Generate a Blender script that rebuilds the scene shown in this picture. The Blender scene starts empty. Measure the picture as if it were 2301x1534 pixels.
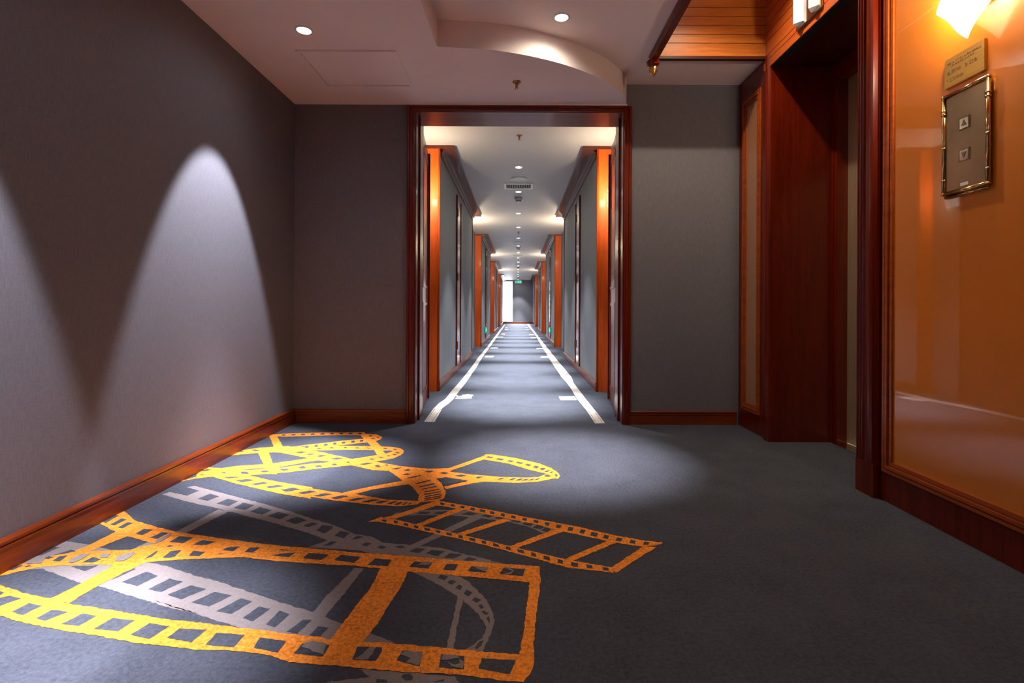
import bpy, bmesh, math, random
from mathutils import Vector, Matrix
random.seed(7)
sc = bpy.context.scene
col = sc.collection
PI = math.pi

# ------------------------------------------------------------ camera, world, exposure
cam_d = bpy.data.cameras.new('camera')
cam = bpy.data.objects.new('camera', cam_d); col.objects.link(cam)
cam.location = (0, 0, 0.9)
cam.rotation_euler = (PI/2, -0.0044, 0)
cam_d.sensor_width = 36; cam_d.lens = 18.0
cam_d.shift_x = -13.5/2301; cam_d.shift_y = -75/2301
cam_d.clip_start = 0.02
sc.camera = cam
sc.view_settings.view_transform = 'Standard'
sc.view_settings.look = 'None'
sc.view_settings.gamma = 1
sc.view_settings.use_curve_mapping = False
sc.view_settings.exposure = 0.0
W = bpy.data.worlds.new('daylight'); sc.world = W; W.use_nodes = True
W.node_tree.nodes['Background'].inputs[0].default_value = (0.93, 0.97, 1.0, 1)
W.node_tree.nodes['Background'].inputs[1].default_value = 7.0

# lamp settings, all in one place
LOBBY_W = 500      # left row, wall grazing part
LOBBY_DOWN_W = 1000 # left row, straight down
TRAY_W = 1100
CORR_W = 1700      # corridor lights, core of the beam
CORR_WIDE_W = 230
SCONCE_W = 32
COOL = (0.86, 0.87, 1.0)
WARM = (1.0, 0.80, 0.58)
CREAMW = (1.0, 0.84, 0.58)

# ------------------------------------------------------------ materials
def new_mat(name):
    m = bpy.data.materials.new(name); m.use_nodes = True
    nt = m.node_tree
    return m, nt, nt.nodes['Principled BSDF']
def setp(b, **k):
    names = {'rough': 'Roughness', 'metal': 'Metallic', 'coat': 'Coat Weight', 'coatr': 'Coat Roughness', 'coatior': 'Coat IOR',
             'ior': 'IOR', 'sheen': 'Sheen Weight', 'trans': 'Transmission Weight', 'es': 'Emission Strength', 'spec': 'Specular IOR Level'}
    for a, v in k.items():
        b.inputs[names[a]].default_value = v
def node(nt, t, **k):
    n = nt.nodes.new(t)
    for a, v in k.items(): setattr(n, a, v)
    return n
def coords(nt, scale):
    tc = node(nt, 'ShaderNodeTexCoord'); mp = node(nt, 'ShaderNodeMapping')
    mp.inputs['Scale'].default_value = scale
    nt.links.new(tc.outputs['Object'], mp.inputs['Vector'])
    return mp.outputs['Vector']
def noise(nt, vec, scale, detail=3, rough=.5):
    n = node(nt, 'ShaderNodeTexNoise'); n.inputs['Scale'].default_value = scale
    n.inputs['Detail'].default_value = detail; n.inputs['Roughness'].default_value = rough
    nt.links.new(vec, n.inputs['Vector']); return n.outputs['Fac']
def ramp(nt, fac, stops):
    r = node(nt, 'ShaderNodeValToRGB'); e = r.color_ramp.elements
    while len(e) < len(stops): e.new(0.5)
    for i, (p, c) in enumerate(stops):
        e[i].position = p; e[i].color = (*c, 1)
    nt.links.new(fac, r.inputs[0]); return r.outputs[0]
def bump(nt, b, fac, strength, dist):
    n = node(nt, 'ShaderNodeBump'); n.inputs['Strength'].default_value = strength; n.inputs['Distance'].default_value = dist
    nt.links.new(fac, n.inputs['Height']); nt.links.new(n.outputs[0], b.inputs['Normal'])
def mul(c, f): return tuple(x*f for x in c)
def plain(name, c, **k):
    m, nt, b = new_mat(name); v = coords(nt, (1, 1, 1))
    f = noise(nt, v, 3, 2)
    nt.links.new(ramp(nt, f, [(.3, mul(c, .985)), (.7, mul(c, 1.01))]), b.inputs['Base Color'])
    setp(b, **k); return m
def carpet(name, c, spread=.3, fine=260):
    m, nt, b = new_mat(name); v = coords(nt, (1, 1, 1))
    f = noise(nt, v, fine, 2, .7); g = noise(nt, v, 5, 4, .6)
    a = node(nt, 'ShaderNodeMath', operation='MULTIPLY_ADD'); a.inputs[1].default_value = .55; 
    nt.links.new(f, a.inputs[0])
    h = node(nt, 'ShaderNodeMath', operation='MULTIPLY'); h.inputs[1].default_value = .45
    nt.links.new(g, h.inputs[0]); nt.links.new(h.outputs[0], a.inputs[2])
    k2 = noise(nt, v, 75, 3, .7); mx = node(nt, 'ShaderNodeMath', operation='MULTIPLY_ADD'); mx.inputs[1].default_value = .5
    nt.links.new(k2, mx.inputs[0]); m5 = node(nt, 'ShaderNodeMath', operation='MULTIPLY'); m5.inputs[1].default_value = .5
    nt.links.new(a.outputs[0], m5.inputs[0]); nt.links.new(m5.outputs[0], mx.inputs[2])
    nt.links.new(ramp(nt, mx.outputs[0], [(.38, mul(c, 1-spread)), (.62, mul(c, 1+spread))]), b.inputs['Base Color'])
    setp(b, rough=1, spec=.1); bump(nt, b, f, .6, .004)
    return m
def wood(name, c1, c2, axis='z', rough=.28, coat=.22):
    m, nt, b = new_mat(name)
    s = {'z': (14, 14, .8), 'y': (14, .8, 14), 'x': (.8, 14, 14)}[axis]
    v = coords(nt, s); f = noise(nt, v, 2.2, 5, .6)
    v2 = coords(nt, mul(s, 3.5)); g = noise(nt, v2, 3, 3, .6)
    a = node(nt, 'ShaderNodeMath', operation='MULTIPLY_ADD'); a.inputs[1].default_value = .4
    nt.links.new(g, a.inputs[0])
    h = node(nt, 'ShaderNodeMath', operation='MULTIPLY'); h.inputs[1].default_value = .6
    nt.links.new(f, h.inputs[0]); nt.links.new(h.outputs[0], a.inputs[2])
    nt.links.new(ramp(nt, a.outputs[0], [(.3, c1), (.7, c2)]), b.inputs['Base Color'])
    setp(b, rough=rough, coat=coat, coatr=.12, spec=.35)
    return m
def metal(name, c, rough, axis=None):
    m, nt, b = new_mat(name)
    s = {'z': (160, 160, 2), 'y': (160, 2, 160), None: (6, 6, 6)}[axis]
    v = coords(nt, s); f = noise(nt, v, 1.5, 3)
    nt.links.new(ramp(nt, f, [(.3, mul(c, .82)), (.7, mul(c, 1.1))]), b.inputs['Base Color'])
    setp(b, metal=1, rough=rough); return m
def glow(name, c, s):
    m, nt, b = new_mat(name)
    b.inputs['Base Color'].default_value = (*c, 1); b.inputs['Emission Color'].default_value = (*c, 1); setp(b, es=s)
    return m
def wallpaper(name, c):
    m, nt, b = new_mat(name)
    v = coords(nt, (420, 420, 22)); f = noise(nt, v, 1, 3, .6)
    v2 = coords(nt, (60, 60, 500)); g = noise(nt, v2, 1, 2, .5)
    a = node(nt, 'ShaderNodeMath', operation='MULTIPLY_ADD'); a.inputs[1].default_value = .65
    h = node(nt, 'ShaderNodeMath', operation='MULTIPLY'); h.inputs[1].default_value = .35
    nt.links.new(f, a.inputs[0]); nt.links.new(g, h.inputs[0]); nt.links.new(h.outputs[0], a.inputs[2])
    nt.links.new(ramp(nt, a.outputs[0], [(.32, mul(c, .78)), (.68, mul(c, 1.22))]), b.inputs['Base Color'])
    setp(b, rough=.62, spec=.35); bump(nt, b, a.outputs[0], .25, .002)
    return m

M = {}
M['carpet'] = carpet('navy_carpet', (.066, .071, .089))
M['orange'] = carpet('orange_carpet', (.88, .275, .036), .42, 130)
M['grey'] = carpet('taupe_carpet', (.25, .21, .20), .12)
M['cream'] = carpet('cream_carpet', (.52, .46, .41), .08)
M['paper'] = wallpaper('linen_wallpaper', (.147, .143, .160))
M['paper_cool'] = wallpaper('linen_wallpaper_corridor', (.22, .235, .25))
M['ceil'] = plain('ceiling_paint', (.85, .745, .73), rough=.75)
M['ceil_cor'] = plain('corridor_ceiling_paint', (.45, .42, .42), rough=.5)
W1, W2 = (.066, .0035, .0004), (.19, .0145, .001)
M['wood'] = wood('mahogany', W1, W2)
M['wood_y'] = wood('mahogany_along', W1, W2, 'y')
M['wood_x'] = wood('mahogany_across', W1, W2, 'x', .38, .15)
M['base_y'] = wood('baseboard_wood_along', (.11, .015, .002), (.25, .042, .005), 'y', .3)
M['base_x'] = wood('baseboard_wood_across', (.11, .015, .002), (.25, .042, .005), 'x', .3)
M['board_x'] = wood('slat_board_wood_across', (.30, .075, .010), (.55, .17, .025), 'x', .35)
M['board_y'] = wood('slat_board_wood_along', (.28, .048, .006), (.50, .105, .014), 'y', .35)
M['pil'] = wood('pilaster_wood', (.44, .050, .001), (.76, .115, .002), 'z', .55, .04)
M['dark'] = wood('dark_wood', (.03, .006, .003), (.08, .014, .006), 'x')
M['dark_y'] = wood('dark_wood_along', (.05, .009, .004), (.13, .022, .008), 'y')
M['white'] = plain('white_plastic', (.75, .74, .72), rough=.4)
M['grille'] = plain('grey_grille', (.5, .5, .52), rough=.4)
M['black'] = plain('black_gap', (.01, .01, .01), rough=.8)
M['brass'] = metal('polished_brass', (.75, .50, .20), .16)
M['gold'] = metal('gilded_wood', (.75, .45, .13), .35)
M['steel'] = metal('brushed_steel', (.38, .29, .19), .34, None)
M['door_steel'] = metal('brushed_bronze_steel', (.78, .66, .42), .55, 'z')
M['chrome'] = metal('chrome', (.7, .7, .68), .12)
M['hinge'] = metal('aged_brass', (.35, .2, .09), .35)
M['plate'] = metal('brass_plate', (.62, .36, .09), .42, 'y')
m, nt, b = new_mat('orange_lacquered_glass')
v = coords(nt, (1, 1, 1)); f = noise(nt, v, 1.3, 3)
nt.links.new(ramp(nt, f, [(.3, (.66, .18, .001)), (.7, (.72, .205, .001))]), b.inputs['Base Color'])
setp(b, rough=.45, coat=1, coatr=.03, coatior=1.7); M['oglass'] = m
m, nt, b = new_mat('frosted_lamp_glass')
v = coords(nt, (1, 1, 1)); f = noise(nt, v, 14, 3)
nt.links.new(ramp(nt, f, [(.3, (.9, .86, .78)), (.7, (1, .97, .92))]), b.inputs['Base Color'])
b.inputs['Emission Color'].default_value = (1, .86, .66, 1); setp(b, rough=.25, es=1.3, trans=.1); M['lampglass'] = m
M['paneglass'] = glow('lit_pane_glass', (1, .93, .82), 1.1)
M['mould'] = wood('moulding_wood', (.22, .035, .004), (.48, .095, .012), 'y', .3)
M['leafwood'] = wood('glossy_leaf_wood', W1, W2, 'z', .2, 1.0)
M['lens'] = glow('lamp_lens', (1, .97, .92), 28)
M['bulb'] = glow('lamp_bulb', (1, .93, .80), 14)
M['exit_green'] = glow('exit_green', (.0, .20, .10), .6)
M['exit_light'] = glow('exit_pale', (.15, 1, .6), 1.3)
M['redglass'] = plain('sprinkler_bulb_red', (.7, .02, .01), rough=.1, coat=1)
M['ink'] = plain('engraved_ink', (.13, .06, .02), rough=.6)
m, nt, b = new_mat('window_glass'); b.inputs['Base Color'].default_value = (1, 1, 1, 1)
setp(b, rough=0, trans=1, ior=1.01); M['wglass'] = m

# ------------------------------------------------------------ mesh helpers
def wloc(o):
    p = Vector(o.location)
    while o.parent: o = o.parent; p += Vector(o.location)
    return p
class MB:
    def __init__(s): s.v = []; s.f = []; s.mi = []; s.sm = []
    def add(s, V, F, mi=0, sm=False):
        o = len(s.v); s.v += [tuple(p) for p in V]
        for f in F: s.f.append([i+o for i in f]); s.mi.append(mi); s.sm.append(sm)
        return s
    def box(s, x0, x1, y0, y1, z0, z1, mi=0, bev=0):
        if bev:
            b = bmesh.new(); bmesh.ops.create_cube(b, size=1)
            for q in b.verts: q.co = Vector(((x0+x1)/2+q.co.x*(x1-x0), (y0+y1)/2+q.co.y*(y1-y0), (z0+z1)/2+q.co.z*(z1-z0)))
            bmesh.ops.bevel(b, geom=list(b.edges), offset=bev, segments=2, affect='EDGES')
            b.verts.index_update()
            s.add([q.co for q in b.verts], [[q.index for q in f.verts] for f in b.faces], mi); b.free(); return s
        V = [(x, y, z) for z in (z0, z1) for y in (y0, y1) for x in (x0, x1)]
        return s.add(V, [(0, 2, 3, 1), (4, 5, 7, 6), (0, 1, 5, 4), (2, 6, 7, 3), (0, 4, 6, 2), (1, 3, 7, 5)], mi)
    def prism(s, P, a0, a1, axis, mi=0, sm=False):
        """polygon P in the two other axes (in x,y,z order), extruded along axis"""
        def mk(p, a):
            if axis == 'x': return (a, p[0], p[1])
            if axis == 'y': return (p[0], a, p[1])
            return (p[0], p[1], a)
        n = len(P)
        s.add([mk(p, a0) for p in P]+[mk(p, a1) for p in P], [(i, (i+1) % n, (i+1) % n+n, i+n) for i in range(n)], mi, sm)
        s.add([mk(p, a0) for p in P]+[mk(p, a1) for p in P], [tuple(range(n))[::-1], tuple(range(n, 2*n))], mi)
        return s
    def lathe(s, prof, cx, cy, n=24, mi=0, cap=True):
        V = []; F = []
        for r, z in prof:
            for k in range(n):
                t = 2*PI*k/n; V.append((cx+r*math.cos(t), cy+r*math.sin(t), z))
        for j in range(len(prof)-1):
            for k in range(n):
                F.append((j*n+k, j*n+(k+1) % n, (j+1)*n+(k+1) % n, (j+1)*n+k))
        s.add(V, F, mi, True)
        if cap:
            s.add(V[:n], [tuple(range(n))], mi); s.add(V[-n:], [tuple(range(n))], mi)
        return s
    def tube(s, a, b, r, n=12, mi=0):
        a = Vector(a); b = Vector(b); d = (b-a).normalized()
        u = d.orthogonal().normalized(); w = d.cross(u)
        V = [p+(u*math.cos(2*PI*k/n)+w*math.sin(2*PI*k/n))*r for p in (a, b) for k in range(n)]
        s.add(V, [(k, (k+1) % n, (k+1) % n+n, k+n) for k in range(n)], mi, True)
        s.add(V, [tuple(range(n))[::-1], tuple(range(n, 2*n))], mi); return s
    def build(s, name, mats, parent=None, loc=None, fix=True):
        me = bpy.data.meshes.new(name); 
        if loc: L = Vector(loc); me.from_pydata([Vector(p)-L for p in s.v], [], s.f)
        else: me.from_pydata(s.v, [], s.f)
        for m_ in (mats if isinstance(mats, (list, tuple)) else [mats]): me.materials.append(m_)
        for p, mi, sm in zip(me.polygons, s.mi, s.sm): p.material_index = mi; p.use_smooth = sm
        me.update()
        if fix:
            b = bmesh.new(); b.from_mesh(me); bmesh.ops.remove_doubles(b, verts=b.verts, dist=1e-6)
            bmesh.ops.recalc_face_normals(b, faces=b.faces); b.to_mesh(me); b.free()
        o = bpy.data.objects.new(name, me); col.objects.link(o)
        if parent is not None:
            o.parent = parent
            off = Vector(loc) if loc else Vector((0, 0, 0))
            o.location = off-wloc(parent)
        elif loc: o.location = loc
        return o
def tag(o, label=None, cat=None, group=None, kind=None):
    for k, v in (('label', label), ('category', cat), ('group', group), ('kind', kind)):
        if v: o[k] = v
    return o
def thing(name, loc, label=None, cat=None, group=None, kind=None):
    o = bpy.data.objects.new(name, None); col.objects.link(o); o.location = loc; o.empty_display_size = .1
    return tag(o, label, cat, group, kind)
def struct(name, mb, mats, label=None, parent=None):
    o = mb.build(name, mats, parent)
    if parent is None: tag(o, label, None, None, 'structure')
    return o
def light(name, kind, parent, loc, power, color, **k):
    d = bpy.data.lights.new(name, kind); d.energy = power; d.color = color
    for a, v in k.items():
        if a != 'rot': setattr(d, a, v)
    o = bpy.data.objects.new(name, d); col.objects.link(o)
    if parent is not None: o.parent = parent; o.location = Vector(loc)-parent.location
    else: o.location = loc
    o.rotation_euler = k.get('rot', (0, 0, 0))
    return o

# ------------------------------------------------------------ dimensions (metres)
XL, XR, XE = -1.745, 1.735, 1.70
D1, D2 = 3.99, 4.28
ZL, ZH, ZW = 2.48, 2.645, 3.22
YB = -2.5
OX0, OX1, OZ = -.797, .812, 2.42
CX, AX = .86, 1.0
YEND = 29.5
SEG = [(5.55, 9.5), (11.9, 15.65), (18.3, 21.6), (24.95, YEND)]
def zc(y): return 2.652-.006*(y-5.5)

# ------------------------------------------------------------ carpet
GREY=[[(-1.739,1.843),(-1.735,1.963),(-1.614,1.934),(-1.488,1.886),(-1.300,1.804),(-1.180,1.763),(-1.186,1.764),(-1.081,1.716),(-0.987,1.681),(-0.874,1.630),(-0.749,1.573),(-0.652,1.532),(-0.597,1.511),(-0.603,1.513),(-0.561,1.491),(-0.495,1.456),(-0.407,1.415),(-0.330,1.376),(-0.315,1.312),(-0.441,1.333),(-0.548,1.374),(-0.704,1.410),(-0.785,1.439),(-0.911,1.489),(-1.117,1.570),(-0.927,1.499),(-1.055,1.537),(-1.201,1.592),(-1.339,1.646),(-1.416,1.663),(-1.629,1.756),(-1.725,1.738)],
[(-0.560,1.771),(-0.528,1.763),(-0.542,1.615),(-0.559,1.485),(-0.600,1.505),(-0.592,1.602)],
[(-1.326,2.273),(-1.268,2.254),(-1.317,2.036),(-1.361,1.917),(-1.390,1.856),(-1.406,1.804),(-1.442,1.862),(-1.425,1.902),(-1.411,1.959),(-1.364,2.043)],
[(-1.642,2.557),(-1.622,2.572),(-1.438,2.481),(-1.210,2.367),(-1.001,2.257),(-0.850,2.166),(-0.759,2.119),(-0.646,2.034),(-0.566,2.009),(-0.512,1.959),(-0.424,1.946),(-0.288,1.919),(-0.196,1.874),(-0.130,1.844),(-0.056,1.807),(-0.066,1.803),(-0.233,1.827),(-0.405,1.858),(-0.536,1.876),(-0.586,1.898),(-0.784,1.919),(-0.731,1.977),(-0.835,2.041),(-0.972,2.113),(-1.115,2.181),(-1.320,2.278),(-1.533,2.368),(-1.704,2.455)],
[(-0.356,1.745),(-0.204,1.727),(-0.161,1.687),(-0.126,1.632),(-0.093,1.580),(-0.073,1.526),(-0.064,1.475),(-0.069,1.422),(-0.088,1.343),(-0.137,1.344),(-0.094,1.394),(-0.085,1.443),(-0.108,1.497),(-0.164,1.574),(-0.189,1.602),(-0.271,1.679)],
[(-0.185,1.602),(-0.166,1.580),(-0.167,1.508),(-0.168,1.432),(-0.166,1.349),(-0.186,1.349),(-0.185,1.431),(-0.183,1.513)],
[(-0.393,1.276),(-0.303,1.264),(-0.187,1.255),(-0.152,1.251),(-0.135,1.226),(-0.183,1.228),(-0.196,1.224),(-0.473,1.222),(-0.454,1.230),(-0.356,1.248)],
[(-0.190,2.223),(-0.143,2.203),(-0.272,2.053),(-0.362,1.938),(-0.414,1.927),(-0.315,2.052)],
[(-0.544,2.212),(-0.530,2.248),(-0.477,2.244),(-0.442,2.271),(-0.385,2.282),(-0.268,2.280),(-0.149,2.252),(-0.033,2.218),(0.080,2.171),(0.152,2.088),(0.117,2.031),(0.050,2.106),(-0.031,2.154),(-0.145,2.189),(-0.289,2.222),(-0.432,2.221),(-0.487,2.213),(-0.533,2.203)]]
GREY_GAPS=[[(-1.738,1.856),(-1.725,1.915),(-1.705,1.912),(-1.717,1.850),(-1.734,1.841)],
[(-1.674,1.851),(-1.647,1.893),(-1.614,1.878),(-1.646,1.848)],
[(-1.544,1.771),(-1.453,1.779),(-1.466,1.739)],
[(-1.335,1.683),(-1.321,1.763),(-1.305,1.755),(-1.325,1.699)],
[(-1.290,1.672),(-1.258,1.738),(-1.198,1.711),(-1.221,1.648)],
[(-1.174,1.629),(-1.149,1.695),(-1.092,1.675),(-1.121,1.614)],
[(-1.092,1.599),(-1.053,1.654),(-0.989,1.632),(-1.031,1.574)],
[(-0.990,1.559),(-0.954,1.616),(-0.888,1.598),(-0.923,1.536)],
[(-0.888,1.513),(-0.851,1.582),(-0.809,1.565),(-0.835,1.501)],
[(-0.792,1.481),(-0.774,1.539),(-0.734,1.526),(-0.755,1.465)],
[(-0.711,1.451),(-0.703,1.518),(-0.664,1.500),(-0.678,1.438)],
[(-0.637,1.420),(-0.615,1.475),(-0.588,1.472),(-0.605,1.408)],
[(-0.569,1.402),(-0.559,1.446),(-0.529,1.437),(-0.537,1.398)],
[(-1.689,2.582),(-1.623,2.540),(-1.557,2.507),(-1.573,2.437),(-1.686,2.486),(-1.742,2.525)],
[(-1.498,2.399),(-1.479,2.465),(-1.414,2.430),(-1.435,2.372)],
[(-1.376,2.341),(-1.356,2.400),(-1.291,2.371),(-1.300,2.311)],
[(-1.268,2.292),(-1.259,2.353),(-1.192,2.325),(-1.207,2.270)],
[(-1.174,2.249),(-1.157,2.302),(-1.085,2.266),(-1.105,2.220)],
[(-1.075,2.205),(-1.050,2.249),(-0.986,2.219),(-1.007,2.172)],
[(-0.975,2.156),(-0.945,2.199),(-0.887,2.161),(-0.919,2.124)],
[(-0.883,2.108),(-0.858,2.141),(-0.828,2.131),(-0.850,2.095)],
[(-0.810,2.063),(-0.800,2.104),(-0.750,2.086),(-0.765,2.039)],
[(-0.809,2.067),(-0.802,2.116),(-0.753,2.103),(-0.767,2.036)],
[(-0.720,2.017),(-0.711,2.062),(-0.667,2.044),(-0.675,1.995)],
[(-0.641,1.986),(-0.628,2.020),(-0.601,2.008),(-0.626,1.985)],
[(-0.733,1.932),(-0.715,1.969),(-0.690,1.963),(-0.706,1.932)],
[(-0.590,1.938),(-0.579,1.961),(-0.556,1.954),(-0.565,1.928)],
[(-0.523,1.917),(-0.515,1.937),(-0.491,1.926),(-0.502,1.906)],
[(-0.459,1.927),(-0.440,1.937),(-0.421,1.927),(-0.434,1.911)],
[(-0.396,1.890),(-0.379,1.920),(-0.342,1.909),(-0.358,1.876)],
[(-0.333,1.876),(-0.316,1.902),(-0.265,1.892),(-0.287,1.854)],
[(-0.264,1.842),(-0.244,1.880),(-0.198,1.866),(-0.226,1.838)],
[(-0.192,1.825),(-0.177,1.850),(-0.141,1.836),(-0.158,1.821)],
[(-0.265,1.705),(-0.259,1.727),(-0.230,1.716),(-0.238,1.690)],
[(-0.229,1.676),(-0.219,1.694),(-0.199,1.683),(-0.211,1.662)],
[(-0.198,1.645),(-0.189,1.666),(-0.176,1.652),(-0.181,1.632)],
[(-0.168,1.612),(-0.160,1.635),(-0.141,1.619),(-0.152,1.596)],
[(-0.138,1.577),(-0.130,1.593),(-0.109,1.577),(-0.122,1.561)],
[(-0.118,1.549),(-0.106,1.555),(-0.098,1.537),(-0.107,1.529)],
[(-0.105,1.517),(-0.095,1.523),(-0.082,1.508),(-0.092,1.500)],
[(-0.088,1.486),(-0.081,1.494),(-0.075,1.469),(-0.079,1.461)],
[(-0.110,1.353),(-0.100,1.382),(-0.089,1.387),(-0.094,1.363),(-0.104,1.350)],
[(-0.282,1.246),(-0.280,1.258),(-0.265,1.260),(-0.252,1.251),(-0.251,1.235),(-0.267,1.233)],
[(-0.337,1.228),(-0.337,1.240),(-0.316,1.238),(-0.308,1.228)],
[(-0.200,1.231),(-0.187,1.235),(-0.174,1.241),(-0.175,1.232)],
[(-0.439,2.228),(-0.425,2.259),(-0.379,2.253),(-0.394,2.231)],
[(-0.366,2.236),(-0.347,2.260),(-0.301,2.265),(-0.319,2.229)],
[(-0.245,2.230),(-0.213,2.262),(-0.170,2.238),(-0.198,2.220)],
[(-0.158,2.214),(-0.136,2.234),(-0.102,2.217),(-0.122,2.196)],
[(-0.097,2.190),(-0.084,2.210),(-0.052,2.197),(-0.066,2.180)],
[(-0.029,2.163),(-0.015,2.173),(0.018,2.161),(0.007,2.144)],
[(0.021,2.131),(0.035,2.157),(0.070,2.138),(0.056,2.112)],
[(0.065,2.097),(0.084,2.128),(0.117,2.113),(0.098,2.085)],
[(0.099,2.072),(0.115,2.102),(0.137,2.088),(0.123,2.054)]]
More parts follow.
